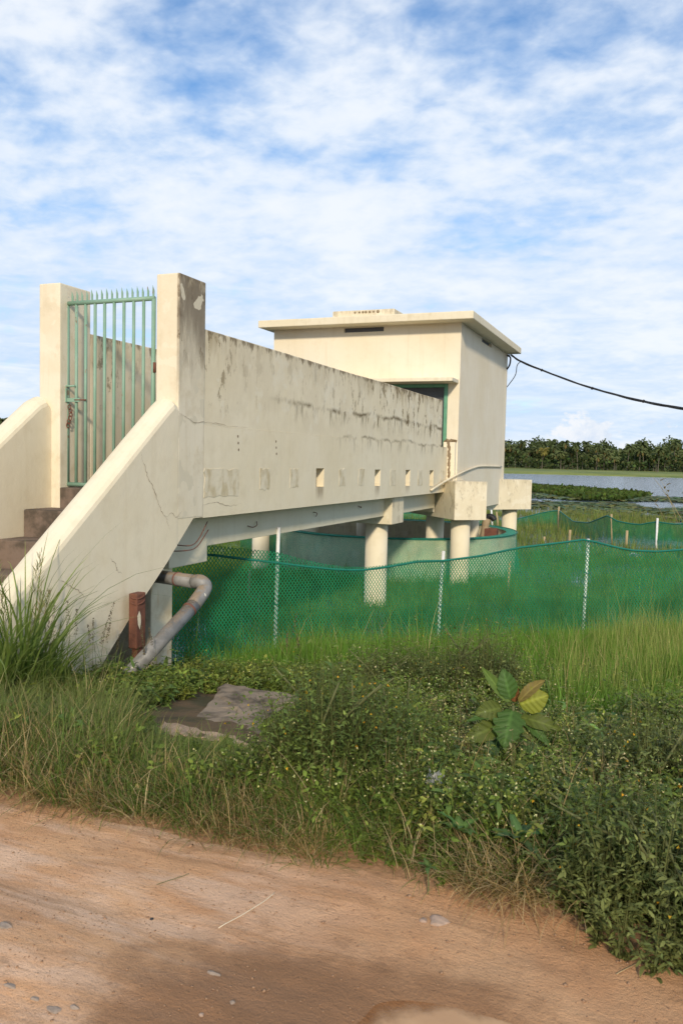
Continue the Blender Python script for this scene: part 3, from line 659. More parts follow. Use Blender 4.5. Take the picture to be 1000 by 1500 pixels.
# diagonal beams and columns
dg = {}
for nm, sx, sy in (('a', 1, -1), ('b', 1, 1), ('c', -1, -1), ('d', -1, 1)):
    d = np.array([sx*(HX1-HX0)/2, sy*(HY1-HY0)/2]); d /= np.linalg.norm(d); nrm = np.array([-d[1], d[0]]); hw = 0.37
    s0, s1 = (0.6 if nm in 'ab' else 0.65), 4.17
    z0, z1 = (0.425, 1.235) if nm == 'a' else (0.375, 1.195)
    bm = bmesh.new(); vs = []
    for z in (z0, z1):
        for s, t in ((s0, -hw), (s1, -hw), (s1, hw), (s0, hw)):
            p = hc+d*s+nrm*t; vs.append(bm.verts.new((p[0], p[1], z)))
    for f in ((0, 1, 2, 3), (4, 5, 6, 7), (0, 1, 5, 4), (1, 2, 6, 5), (2, 3, 7, 6), (3, 0, 4, 7)): bm.faces.new([vs[i] for i in f])
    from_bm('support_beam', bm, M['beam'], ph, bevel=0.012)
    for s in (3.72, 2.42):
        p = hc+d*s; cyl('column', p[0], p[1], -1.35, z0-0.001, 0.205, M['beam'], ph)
# broken joint between walkway and house
rr = random.Random(3)
jt = empty('broken_joint', (-4.45, 17.3, 0.9), 'crumbling dark joint where the walkway meets the pump house wall', 'joint')
box('joint_filler', -4.62, -4.36, 17.288, 17.408, 1.0, 2.06, M['house'], jt, 0.01)
for k in range(26):
    bm = bmesh.new(); p = (-4.60+0.25*rr.random(), 17.30+0.09*rr.random(), 2.065+0.045*rr.random())
    bmesh.ops.create_icosphere(bm, subdivisions=1, radius=rr.uniform(0.02, 0.04), matrix=Matrix.Translation(p))
    for v in bm.verts: v.co += Vector((rr.uniform(-.01, .01), rr.uniform(-.01, .01), rr.uniform(-.015, .015)))
    from_bm('rubble_lump', bm, M['rubble'], jt)
bm = bmesh.new(); L_, R_ = [], []; zz = 1.02; xo = -4.47
while zz < 2.08:                                  # one ragged open joint, wider towards the top
    w = 0.008+0.020*rr.random()+0.016*(zz-1.0); xo += rr.uniform(-0.010, 0.010); xo = max(-4.52, min(-4.43, xo))
    L_.append(bm.verts.new((xo-w, 17.2845, zz))); R_.append(bm.verts.new((xo+w, 17.2845, zz))); zz += rr.uniform(0.012, 0.03)
for a, b, c, d in zip(L_[:-1], L_[1:], R_[1:], R_[:-1]): bm.faces.new((a, b, c, d))
from_bm('open_joint', bm, M['crack'], jt)
# cream conduit clipped to the wall
cp = [(-4.47, onX(629, 719, -4.47)[1], onX(629, 719, -4.47)[2])]
P = [onX(631, 718, -4.50), onX(655, 703, -4.42), onX(672, 694, -4.30), onX(690, 686.5, -4.31), onX(705, 683, -4.312), onX(734, 683.5, -4.312)]
P[0] = (-4.50, float(onX(631, 718, -4.50)[1]), float(onX(631, 718, -4.50)[2]))
tag(tube('conduit', bez([tuple(p) for p in P], 6), 0.022, M['conduit'], None, 10), 'thin cream conduit curving up across the pump house side wall', 'conduit')

# ------------------------------------------------------------------ round well
def ring_mesh(name, r0, r1, z0, z1, mat, parent, seg=96, bevel=False):
    bm = bmesh.new(); R = []
    for k in range(seg):
        a = 2*math.pi*k/seg; c, s = math.cos(a), math.sin(a)
        R.append([bm.verts.new((hc[0]+r*c, hc[1]+r*s, z)) for r, z in ((r0, z0), (r1, z0), (r1, z1), (r0, z1))])
    for k in range(seg):
        a, b = R[k], R[(k+1) % seg]
        for j in range(4): bm.faces.new((a[j], a[(j+1) % 4], b[(j+1) % 4], b[j]))
    return from_bm(name, bm, mat, parent)
well = empty('round_well', (hc[0], hc[1], -1.05), 'round concrete well wall wrapped in fine green net under the pump house', 'well')
ring_mesh('well_wall', 2.82, 3.04, -1.5, -0.10, M['ring'], well)
def net_strip(name, rows, mat, parent, closed=False):
    """rows = list of polylines (same length) from bottom to top; UV in metres"""
    bm = bmesh.new(); uvl = bm.loops.layers.uv.new('UVMap'); n = len(rows[0]); U = [0.0]
    for i in range(1, n): U.append(U[-1]+(Vector(rows[0][i])-Vector(rows[0][i-1])).length)
    Vv = [[0.0]*n]
    for j in range(1, len(rows)): Vv.append([Vv[-1][i]+(Vector(rows[j][i])-Vector(rows[j-1][i])).length for i in range(n)])
    G = [[bm.verts.new(p) for p in r_] for r_ in rows]
    for j in range(len(rows)-1):
        for i in range(n-1):
            f = bm.faces.new((G[j][i], G[j][i+1], G[j+1][i+1], G[j+1][i]))
            for lp, (jj, ii) in zip(f.loops, ((j, i), (j, i+1), (j+1, i+1), (j+1, i))): lp[uvl].uv = (U[ii], Vv[jj][ii])
    return from_bm(name, bm, mat, parent, smooth=True)
rows = []
for r_, z_, w in ((3.16, -1.02, 0.06), (3.10, -0.7, 0.03), (3.075, -0.3, 0.01), (3.07, -0.09, 0.004)):
    rows.append([(hc[0]+(r_+w*math.sin(a*23))*math.cos(a), hc[1]+(r_+w*math.sin(a*23))*math.sin(a), z_+0.02*math.sin(a*9)*(w > .02)) for a in np.linspace(0, 2*math.pi, 241)])
net_strip('well_net', rows, M['net_fine'], well)
rows = [[(hc[0]+r_*math.cos(a), hc[1]+r_*math.sin(a), z_) for a in np.linspace(0, 2*math.pi, 161)] for r_, z_ in ((3.075, -0.085), (2.80, -0.08))]
net_strip('rim_net', rows, m_net('rim_green_net', 0.02, 0.9, (0.02, 0.42, 0.30)), well)
tube('rim_rope', [(hc[0]+3.07*math.cos(a), hc[1]+3.07*math.sin(a), -0.085) for a in np.linspace(0, 2*math.pi, 120)], 0.016, M['rope'], well, 6, cap=False)
# well floor water and pump with pipe
bm = bmesh.new(); bmesh.ops.create_circle(bm, cap_ends=True, segments=48, radius=2.83, matrix=Matrix.Translation((hc[0], hc[1], -0.62)))
from_bm('well_water', bm, M['soil'], well)
pp = hc+np.array([1.75, 1.6])
pu = empty('well_pump', (float(pp[0]), float(pp[1]), -0.62), 'black and rusty pump head roped to the column inside the well', 'pump')
PX, PY = float(onZ(711, 790, -0.15)[0]), 0
q = onY(711, 775, 21.0)
tube('pump_pipe', [(q[0]-0.05, 21.0, -0.62), (q[0]-0.05, 21.0, -0.2), (q[0], 21.0, 0.08), (q[0]+0.04, 21.0, 0.2)], [0.09, 0.09, 0.10, 0.09], M['oldrope'], pu, 10)
tube('pump_head', bez([(q[0]+0.0, 21.0, 0.12), (q[0]+0.05, 21.0, 0.25), (q[0]+0.16, 21.0, 0.24), (q[0]+0.22, 21.0, 0.16)], 4), 0.075, M['black'], pu, 10)
box('pump_base', q[0]-0.02, q[0]+0.3, 20.9, 21.15, -0.62, -0.05, M['rusty'], pu, 0.02)

# ------------------------------------------------------------------ pipes at the stair foot
dp = empty('drain_pipe', (-4.3, 6.2, -0.3), 'thick grey metal pipe with dusty elbow running from under the stair into grass', 'pipe')
A = onX(222, 843, -4.85); B0 = onX(286, 852, -4.22); B1 = onX(297, 853, -4.10); B2 = onX(296, 870, -4.08); B3 = onX(284, 886, -4.09); Cc = onX(186, 992, -4.19)
PR = 0.066
tube('pipe_section', [tuple(A), tuple(B0)], PR, M['pipe'], dp, 22)
tube('elbow', bez([tuple(B0), tuple(onX(295, 852.5, -4.13)), tuple(onX(300, 862, -4.09)), tuple(B3)], 6), PR*1.04, M['pipe'], dp, 22)
tube('pipe_section', [tuple(B3), tuple(Cc)], PR, M['pipe'], dp, 22)
for P0, P1, f in ((A, B0, 0.62), (B3, Cc, 0.07)):
    m = P0+(P1-P0)*f; d = (P1-P0)/np.linalg.norm(P1-P0); tube('pipe_collar', [tuple(m-d*0.008), tuple(m+d*0.008)], PR*1.10, M['collar'], dp, 22)
rp = empty('rusty_post', (-4.42, 6.13, -0.4), 'short rusty brown iron post against the stair wall beside the grey pipe', 'post')
bx = onX(202, 900, -4.42); PX, PYY = -4.42, float(bx[1]); tz = float(onX(202, 868, PX)[2]); bz = float(onX(202, 948, PX)[2])
box('post_body', PX-0.045, PX+0.045, PYY-0.075, PYY+0.06, bz, tz, M['rusty'], rp, 0.012)
box('post_foot', PX-0.03, PX+0.03, PYY-0.045, PYY+0.035, -0.45, bz+0.002, M['rusty'], rp, 0.006)
for dz in (0.035, 0.085): tube('wire_tie', [(PX+0.052*math.cos(a)*1.05, PYY-0.008+0.078*math.sin(a), tz-dz+0.012*math.sin(a*2)) for a in np.linspace(0, 2*math.pi, 20)], 0.007, M['rusty'], rp, 6, cap=False)
bm = bmesh.new(); vs = [bm.verts.new((PX+0.047, PYY+a, bz+b)) for a, b in ((-0.07, 0.30), (-0.04, 0.345), (-0.02, 0.30), (-0.015, 0.24), (-0.03, 0.17), (-0.06, 0.22))]
bm.faces.new(vs); from_bm('paint_flake', bm, M['conduit'], rp)

# ------------------------------------------------------------------ net fences
def polyline(pts, step):
    out = []
    for a, b in zip(pts[:-1], pts[1:]):
        a, b = np.array(a, float), np.array(b, float); n = max(2, int(np.linalg.norm(b-a)/step))
        out += [tuple(a+(b-a)*k/n) for k in range(n)]
    return out+[tuple(pts[-1])]
def interp(px, tab):
    xs = [t[0] for t in tab]; ys = [t[1] for t in tab]; return float(np.interp(px, xs, ys))
nf = empty('net_fence', (-3.0, 11.0, -1.05), 'nearest green net fence sagging between white pipe posts in front of the well', 'fence')
plan = [(-9.5, 7.2), (-7.2, 7.75), (-5.9, 8.45), (-4.72, 9.53), (-2.987, 11.331), (-1.126, 12.823), (0.9, 14.1), (3.4, 15.3)]
toprow = [(-400, 790), (150, 806), (303, 812), (350, 818), (403, 824), (440, 829), (500, 835), (535, 835), (570, 830), (615, 822), (644, 822), (700, 815), (760, 802), (820, 795), (856, 790), (890, 799), (920, 806), (960, 808), (1000, 805), (1060, 800), (1300, 790)]
lift = [(-400, 0), (395, 16), (404, 16), (470, 7), (535, 4), (600, 3), (700, 0), (1300, 0)]
pl = polyline(plan, 0.10)
rows = [[] for _ in range(9)]; rope = []
for i, (X, Y) in enumerate(pl):
    pxm = pxof((X, Y, 0.2))[0]; zt = zat(X, Y, interp(pxm, toprow)-interp(pxm, lift)); zr = zat(X, Y, interp(pxm, toprow)); zb = -1.25
    rope.append((X, Y, zr))
    for j in range(9):
        f = j/8; w = 0.03*math.sin(i*0.21+f*2.0)*(f < .99)*math.sin(math.pi*f)+0.018*math.sin(i*0.53+2.1+f*5)*(1-f)+0.05*math.sin(i*0.045)*math.sin(math.pi*f)
        rows[j].append((X+w*0.7, Y-w*0.7, zb+(zt-zb)*f))
net_strip('net', rows, M['net'], nf)
tube('top_rope', rope[::2], 0.016, M['rope'], nf, 7)
for X, Y, yt, lean in ((-4.745, 9.50, 773, 0.012), (-3.01, 11.30, 808, 0.02), (-1.15, 12.79, 790, 0.01), (3.3, 15.2, 780, 0.0), (-7.2, 7.7, 770, 0.0)):
    zt = zat(X, Y, yt)
    for zq in (0.18, 0.42, 0.66):
        zz_ = -1.0+(zt+1.0)*zq; tube('net_tie', [(X+0.036*math.cos(a_), Y+0.085+0.055*math.sin(a_), zz_+0.008*math.sin(a_*2)) for a_ in np.linspace(0, 2*math.pi, 12)], 0.005, M['rope'], nf, 5, cap=False)
    tube('pipe_post', [(X-lean*2, Y+0.10, -1.5), (X, Y+0.09, 0), (X+lean, Y+0.085, zt)], 0.024, M['pvc'], nf, 12)
rag = onY(930, 812, 13.5)
bm = bmesh.new(); bmesh.ops.create_icosphere(bm, subdivisions=2, radius=0.05, matrix=Matrix.Translation((float(rag[0]), 13.42, float(rag[2]))) @ Matrix.Diagonal((1.6, 1, 0.6, 1)))
for v in bm.verts: v.co += Vector((random.uniform(-.015, .015), random.uniform(-.015, .015), random.uniform(-.015, .015)))
tag(from_bm('rag', bm, M['cloth']), 'pale crumpled rag caught on the top rope of the nearest net fence', 'rag')
bf = empty('net_fence', (-2.0, 29.0, -1.05), 'far green net fence draped between leaning stakes across the marsh', 'fence')
plan2 = [(-19, 31.5), (-14, 33.5), (-9, 35.2), (-6.4, 35.6), (-4.33, 35.05), (-1.894, 28.658), (-0.383, 27.729), (2.2, 26.6), (6, 25.4)]
top2 = [(200, 752), (560, 751), (640, 752), (700, 757), (745, 764), (790, 752), (817, 747), (840, 764), (862, 766), (889, 755), (905, 764), (935, 769), (960, 764), (985, 768), (1010, 767), (1100, 764), (1300, 760)]
pl = polyline(plan2, 0.14); rows = [[] for _ in range(6)]; rope = []
for i, (X, Y) in enumerate(pl):
    pxm = pxof((X, Y, 0))[0]; zt = zat(X, Y, interp(pxm, top2)); rope.append((X, Y, zt))
    for j in range(6): f = j/5; w = 0.10*math.sin(i*0.19+f*2)*math.sin(math.pi*f)+0.04*math.sin(i*0.6+f*4)*(1-f); rows[j].append((X+w*0.5, Y-w, -1.2+(zt+1.2)*f))
net_strip('net', rows, M['net_dense'], bf); tube('top_rope', rope[::2], 0.022, M['rope'], bf, 6)
for px_, yb, yt, mat in ((817, 775, 742, 'bamboo'), (893, 800, 753, 'bamboo'), (960, 808, 759, 'pvc')):
    b = onZ(px_, yb, -1.05); X, Y = float(b[0]), float(b[1])-0.06; zt = zat(X, Y, yt); ln = 0.10 if px_ == 893 else 0.0
    tube('stake', [(X+ln, Y, -1.5), (X, Y, zt)], 0.035, M[mat], bf, 8)
for px_, yb, yt in ((832, 802, 776), (795, 797, 786), (915, 808, 777)):
    b = onZ(px_, yb, -1.05); X, Y = float(b[0]), float(b[1]); lab = {832: 'short bamboo stake in the marsh beside the round well, taller of the two there', 795: 'shortest bamboo stub in the marsh close to the well', 915: 'bamboo stake standing in the marsh below the far net between two fence posts'}[px_]
    tag(tube('bamboo_stake', [(X, Y, -1.5), (X+0.02, Y, -0.9), (X+0.03, Y, zat(X, Y, yt))], 0.04, M['bamboo'], None, 8), lab, 'stake')
for px_, yb, yt, lab in ((743, 870, 822, 'thin stake behind the near net just below the right rim of the well'), (364, 880, 835, 'thin stake behind the near net left of the well')):
    b = onZ(px_, yb, -1.05); X, Y = float(b[0]), float(b[1])
    tag(tube('bamboo_stake', [(X, Y, -1.5), (X+0.01, Y, -0.7), (X+0.02, Y, zat(X, Y, yt))], 0.026, M['bamboo'], None, 8), lab, 'stake')
for px_, yb, yt, mat, lab in ((722, 775, 742, 'pvc', 'white stake seen between the corner columns behind the well'), (730, 772, 750, 'bamboo', 'brown stake seen between the corner columns behind the well')):
    b = onZ(px_, yb+3, -1.05); X, Y = float(b[0]), float(b[1])
    tag(tube('marsh_stake', [(X, Y, -1.5), (X-0.06, Y, -0.7), (X-0.12, Y, zat(X, Y, yt))], 0.035, M[mat], None, 8), lab, 'stake')
# net draped over the well's far left side
sn = empty('draped_net', (-9.0, 19.0, -1.05), 'slack green net hanging beside the left of the well under the walkway', 'net')
pl = polyline([(-11.5, 20.8), (-9.75, 19.3), (-9.2, 18.3), (-8.75, 17.9)], 0.15); rows = [[] for _ in range(5)]
for i, (X, Y) in enumerate(pl):
    zt = 0.05-0.35*(i/len(pl))**2
    for j in range(5): f = j/4; w = 0.08*math.sin(i*0.6+f); rows[j].append((X+w, Y-w, -1.2+(zt+1.2)*f))
net_strip('net', rows, M['net_dense'], sn)

# ------------------------------------------------------------------ cable
cb = empty('power_cable', (-4.33, 22.6, 4.5), 'black bundled power cable sagging from the pump house corner to the right', 'cable')
ANC = np.array([-4.22, 22.62, zat(-4.22, 22.62, 520)])
cps = [ANC]; Y0, Y1 = 22.62, 14.0
for px_, py_ in ((763, 529.5), (800, 545), (850, 563.5), (900, 578), (950, 589.5), (1000, 598.5), (1060, 606), (1140, 610)):
    t = (px_-743)/400; cps.append(onY(px_, py_, Y0+(Y1-Y0)*t))
main = bez([tuple(p) for p in cps], 12)
for k in range(4):
    P = [p+Vector((0.0, 0.014*math.sin(i*0.20+k*1.57), 0.014*math.cos(i*0.20+k*1.57)))*(1+0.5*math.sin(i*0.09+k)) for i, p in enumerate(main)]
    tube('cable_strand', P, 0.013, M['cable'], cb, 7)
for i in (22, 40, 58, 74): tube('cable_tie', [main[i]-Vector((0.012, -0.012, 0)), main[i]+Vector((0.012, -0.012, 0))], 0.034, M['cable'], cb, 8)
tube('cable_drop', bez([tuple(onY(743, 521, 22.6)), tuple(onY(747, 524, 22.55)), tuple(onY(746, 534, 22.55)), tuple(onY(742, 541, 22.6))], 6), 0.022, M['cable'], cb, 8)
tube('cable_drop', bez([tuple(onY(763, 529, 22.2)), tuple(onY(757, 535, 22.3)), tuple(onY(754, 550, 22.4)), tuple(onY(742, 567, 22.6))], 6), 0.011, M['cable'], cb, 8)
tube('wall_hook', [(-4.36, 22.62, float(ANC[2])), tuple(ANC)], 0.014, M['steel'], cb, 8)

# ------------------------------------------------------------------ broken slabs, stones
def slab(name, corners, thick, mat, label, seed):
    rr = np.random.default_rng(seed); bm = bmesh.new(); n = 9; out = []
    m = len(corners)
    for i in range(m):
        a, b = np.array(corners[i]), np.array(corners[(i+1) % m])
        for k in range(n): out.append(a+(b-a)*k/n+np.array([rr.normal(0, 0.012), rr.normal(0, 0.012), rr.normal(0, 0.004)]))
    cen = np.mean(out, 0)
    lay = []
    for s, dz in ((0.97, 0.0), (1.0, -0.018), (1.0, -thick)): lay.append([bm.verts.new(tuple(cen+(p-cen)*np.array([s, s, 1])+np.array([0, 0, dz]))) for p in out])
    inner = []
    for s in (0.7, 0.35): inner.append([bm.verts.new(tuple(cen+(p-cen)*s+np.array([0, 0, rr.normal(0, 0.006)]))) for p in out])
    seq = [inner[1], inner[0], lay[0], lay[1], lay[2]]; nn = len(out)
    for a, b in zip(seq[:-1], seq[1:]):
        for k in range(nn): bm.faces.new((a[k], a[(k+1) % nn], b[(k+1) % nn], b[k]))
    bm.faces.new(inner[1]); bm.faces.new(lay[2][::-1])
    tag(from_bm(name, bm, mat), label, 'slab')
def P3(x, y, z): return tuple(onZ(x, y, z))
slab('concrete_slab', [P3(282, 1056, -0.20), P3(330, 1000, -0.24), P3(440, 1018, -0.22), P3(436, 1056, -0.14), P3(390, 1082, -0.15)], 0.14, M['slab'], 'grey-brown tilted concrete slab lying in the weeds, the farther of the two', 1)
slab('concrete_slab', [P3(208, 1078, -0.13), P3(245, 1056, -0.15), P3(345, 1080, -0.13), P3(372, 1092, -0.10), P3(325, 1128, -0.08), P3(236, 1118, -0.09)], 0.12, M['slab2'], 'reddish stained flat slab lying half buried in front of the tilted one', 2)
def rock(name, px_, py_, s, mat, label, cat='stone', seed=0):
    rr = random.Random(seed); p = onZ(px_, py_, 0.0); bm = bmesh.new(); bmesh.ops.create_icosphere(bm, subdivisions=2, radius=1)
    zz = float(road_z(p[0], p[1]))
    for v in bm.verts:
        k = 1+0.22*math.sin(v.co.x*3+seed)+0.18*math.sin(v.co.y*4+seed*2)+rr.uniform(-.05, .05)
        v.co = Vector((v.co.x*s[0]*k, v.co.y*s[1]*k, v.co.z*s[2]*k)); v.co += Vector((p[0], p[1], zz+s[2]*0.12))
    tag(from_bm(name, bm, mat, smooth=False), label, cat)
rock('stone', 644, 1352, (0.036, 0.028, 0.012), M['stone'], 'pale pinkish stone on the road edge by the dry grass tuft', seed=3)
rock('stone', 620, 1350, (0.018, 0.014, 0.007), M['stone'], 'small brown stone just left of the pinkish one', seed=8)
rock('pebble', 314, 1429, (0.020, 0.011, 0.006), M['pebble'], 'flat grey chip on the damp clay left of the puddle', seed=4)
rock('pebble', 15, 1440, (0.020, 0.010, 0.006), M['pebble'], 'flat grey chip near the left border of the road, upper one', seed=5)
rock('pebble', 78, 1474, (0.026, 0.012, 0.006), M['pebble'], 'long flat grey chip low on the road at left', seed=6)
rock('pebble', 8, 1364, (0.030, 0.014, 0.008), M['pebble'], 'rounded grey stone set in the road at the left border', seed=9)
rock('pebble', 110, 1476, (0.014, 0.010, 0.006), M['pebble'], 'small chip right of the long flat one', seed=10)
rock('pebble', 52, 1459, (0.013, 0.009, 0.005), M['pebble'], 'tiny grey chip above the long flat one', seed=11)
rock('pebble', 222, 1341, (0.007, 0.006, 0.005), M['dark'], 'tiny dark pebble in the middle of the pale road', seed=12)
rock('pebble', 340, 1468, (0.009, 0.008, 0.005), M['pebble'], 'tiny chip on the damp clay near the bottom border', seed=13)
rock('pebble', 295, 1486, (0.009, 0.007, 0.005), M['stone'], 'tiny pale chip at the bottom border of the road', seed=14)

# loose grit and clods on the road
def grit():
    n = 11000; X = rng.uniform(-4.2, 1.0, n); Y = rng.uniform(1.5, 3.15, n); X2 = np.where(rng.random(n) < 0.45, X, X); k = pud_d(X, Y) > 1.05; X, Y = X[k], Y[k]; n = len(X)
    r_ = 0.0016*np.exp(rng.normal(0, 0.55, n)); r_ = np.clip(r_*np.where(Y > 2.75, 1.5, 1.0), 0.0008, 0.011)
    O8 = np.array([(1, 0, 0), (0, 1, 0), (-1, 0, 0), (0, -1, 0), (0, 0, 1), (0, 0, -1)], float); F8 = np.array([(0, 1, 4), (1, 2, 4), (2, 3, 4), (3, 0, 4), (1, 0, 5), (2, 1, 5), (3, 2, 5), (0, 3, 5)])
    V = O8[None]*r_[:, None, None]*rng.uniform(0.6, 1.4, (n, 6, 1))*np.array([1.2, 1.2, 0.7]); V += np.stack([X, Y, road_z(X, Y)+r_*0.3], 1)[:, None]
    T = F8[None]+(np.arange(n)*6)[:, None, None]
    tag(link('road_grit', np_mesh('road_grit', V.reshape(-1, 3), T.reshape(-1, 3)), M['grit']), 'loose grit and crumbs of clay on the dirt road', 'grit', kind='stuff')
grit()
# ------------------------------------------------------------------ vegetation builders (numpy)
class Veg:
    def __init__(s): s.V, s.T, s.K, s.n = [], [], [], 0
    def add(s, V, T, col):
        s.V.append(V.reshape(-1, 3)); s.T.append(T.reshape(-1, 3)+s.n); s.K.append(col.reshape(-1, 3)); s.n += V.reshape(-1, 3).shape[0]
    def blades(s, base, az, L, W, lean, bend, col, K=4, tipcol=None):
        N = len(base); t = np.linspace(0, 1, K+1)
        ang = lean[:, None]+bend[:, None]*t[None, :]**1.4                       # angle from vertical along the blade
        ds = (L/K)[:, None]; hx = np.zeros((N, K+1)); hz = np.zeros((N, K+1))
        hx[:, 1:] = np.cumsum(np.sin(ang[:, :-1])*ds, 1); hz[:, 1:] = np.cumsum(np.cos(ang[:, :-1])*ds, 1)
        d = np.stack([np.cos(az), np.sin(az), 0*az], 1); tw = az+math.pi/2+rng.uniform(-0.9, 0.9, N); sd = np.stack([np.cos(tw), np.sin(tw), 0*az], 1)
        ctr = base[:, None, :]+d[:, None, :]*hx[:, :, None]; ctr[:, :, 2] += hz
        w = W[:, None]*0.5*np.clip(np.minimum(0.55+1.5*t, 1.25*(1-t)**0.75), 0, 1)[None, :]
        Lf = ctr-sd[:, None, :]*w[:, :, None]; Rt = ctr+sd[:, None, :]*w[:, :, None]
        V = np.concatenate([Lf[:, :-1], Rt[:, :-1], ctr[:, -1:]], 1); n1 = K; T = []
        for k in range(K-1): T += [(k, n1+k, n1+k+1), (k, n1+k+1, k+1)]
        T.append((K-1, n1+K-1, 2*n1)); nv = 2*K+1
        TT = np.array(T)[None]+(np.arange(N)*nv)[:, None, None]
        c = np.repeat(col[:, None, :], nv, 1)
        if tipcol is not None:
            tt = np.concatenate([t[:-1], t[:-1], [1.0]])[None, :, None]; c = c*(1-tt**2)+tipcol[:, None, :]*tt**2
        s.add(V, TT, c)
    def leaves(s, base, d, nrm, L, W, col, droop=0.25):
        N = len(base); d = d/np.linalg.norm(d, axis=1, keepdims=True); sd = np.cross(d, nrm); sd /= np.linalg.norm(sd, axis=1, keepdims=True)+1e-9; up = np.cross(sd, d)
        def P(f, side, w): return base+d*(L*f)[:, None]+sd*(W*w*side)[:, None]-up*(L*droop*f*f)[:, None]+up*(W*0.18*abs(side))[:, None]
        V = np.stack([P(0, 0, 0), P(0.32, -1, 0.46), P(0.32, 1, 0.46), P(0.70, -1, 0.36), P(0.70, 1, 0.36), P(1.0, 0, 0)], 1)
        T = np.array([(0, 2, 1), (1, 2, 4), (1, 4, 3), (3, 4, 5)])[None]+(np.arange(N)*6)[:, None, None]
        s.add(V, T, np.repeat(col[:, None, :], 6, 1))
    def dots(s, p, r, col):
        N = len(p); u = rng.normal(size=(N, 3)); u /= np.linalg.norm(u, axis=1, keepdims=True); v = np.cross(u, rng.normal(size=(N, 3))); v /= np.linalg.norm(v, axis=1, keepdims=True); w = np.cross(u, v)
        R = r[:, None]; V = np.stack([p+u*R, p-u*R*0.5+v*R*0.87, p-u*R*0.5-v*R*0.87, p+w*R], 1)
        T = np.array([(0, 1, 2), (0, 1, 3), (1, 2, 3), (0, 2, 3)])[None]+(np.arange(N)*4)[:, None, None]
        s.add(V, T, np.repeat(col[:, None, :], 4, 1))
    def build(s, name, mat, parent=None):
        return link(name, np_mesh(name, np.concatenate(s.V), np.concatenate(s.T), np.concatenate(s.K)), mat, parent)
def jit(c, n, a=0.25, h=0.12):
    c = np.array(c)[None]*np.exp(rng.normal(0, a, (n, 1))); return np.clip(c*np.exp(rng.normal(0, h, (n, 3))), 0, 0.9)
def pal(cols, n, a=0.2, h=0.08, p=None):
    k = rng.choice(len(cols), n, p=p); return np.clip(np.array(cols)[k]*np.exp(rng.normal(0, a, (n, 1)))*np.exp(rng.normal(0, h, (n, 3))), 0, 0.9)
def scatter(n, x0, x1, y0, y1, margin=160, keep=None, near=0.0):
    X = rng.uniform(x0, x1, n*4); Y = rng.uniform(y0, y1, n*4)
    P = np.stack([X, Y, gz(X, Y)], 1); px_, py_, dp_ = pxof(P); ok = (dp_ > 1) & (px_ > -margin) & (px_ < 1000+margin)
    if keep is not None: ok &= keep(X, Y)
    return P[ok][:n]
def in_slab(X, Y): return ((X > -3.45) & (X < -2.35) & (Y > 4.35) & (Y < 5.95))
def free(X, Y):                       # ground not covered by stair, steps or slabs
    st = (X < -4.5) & (X > -6.3) & (Y > 3.9) & (Y < 7.3)
    return ~st & ~in_slab(X, Y)
def lowsight(P):                     # trodden, shorter growth between the road and the slabs
    px_ = pxof(P)[0]; return np.where((px_ > 185) & (px_ < 430) & (P[:, 1] > 3.3) & (P[:, 1] < 4.7), np.where(P[:, 1] > 3.8, 0.32, 0.5), 1.0)
def tufts(v, P, per, spread, L, W, lean, bend, cols, p=None, lsd=0.25, tip=None, K=4, a=0.2):
    n = len(P)*per; B = np.repeat(P, per, 0); az = rng.uniform(0, 2*math.pi, n); r_ = spread*np.sqrt(rng.uniform(0, 1, n))
    B = B+np.stack([np.cos(az)*r_, np.sin(az)*r_, np.zeros(n)], 1); pl_ = np.repeat(np.exp(rng.normal(0, 0.18, len(P)))*lowsight(P), per)
    Ls = L*pl_*np.repeat(np.exp(0.30*nz2(P[:, 0], P[:, 1], 2.0, 66)), per)*np.exp(rng.normal(0, lsd, n)); le = np.abs(rng.normal(lean[0], lean[1], n)); be = np.abs(rng.normal(bend[0], bend[1], n))
    kp = np.repeat(rng.choice(len(cols), len(P), p=p), per); flip = rng.random(n) < 0.25; kp[flip] = rng.choice(len(cols), flip.sum(), p=p)
    c = np.array(cols)[kp]*np.exp(rng.normal(0, a, (n, 1))); az2 = az+rng.normal(0, 0.7, n)
    v.blades(B, az2, Ls, W*np.exp(rng.normal(0, 0.2, n)), le, be, c, K, None if tip is None else np.repeat(np.array(tip)[None], n, 0)*np.exp(rng.normal(0, 0.2, (n, 1))))
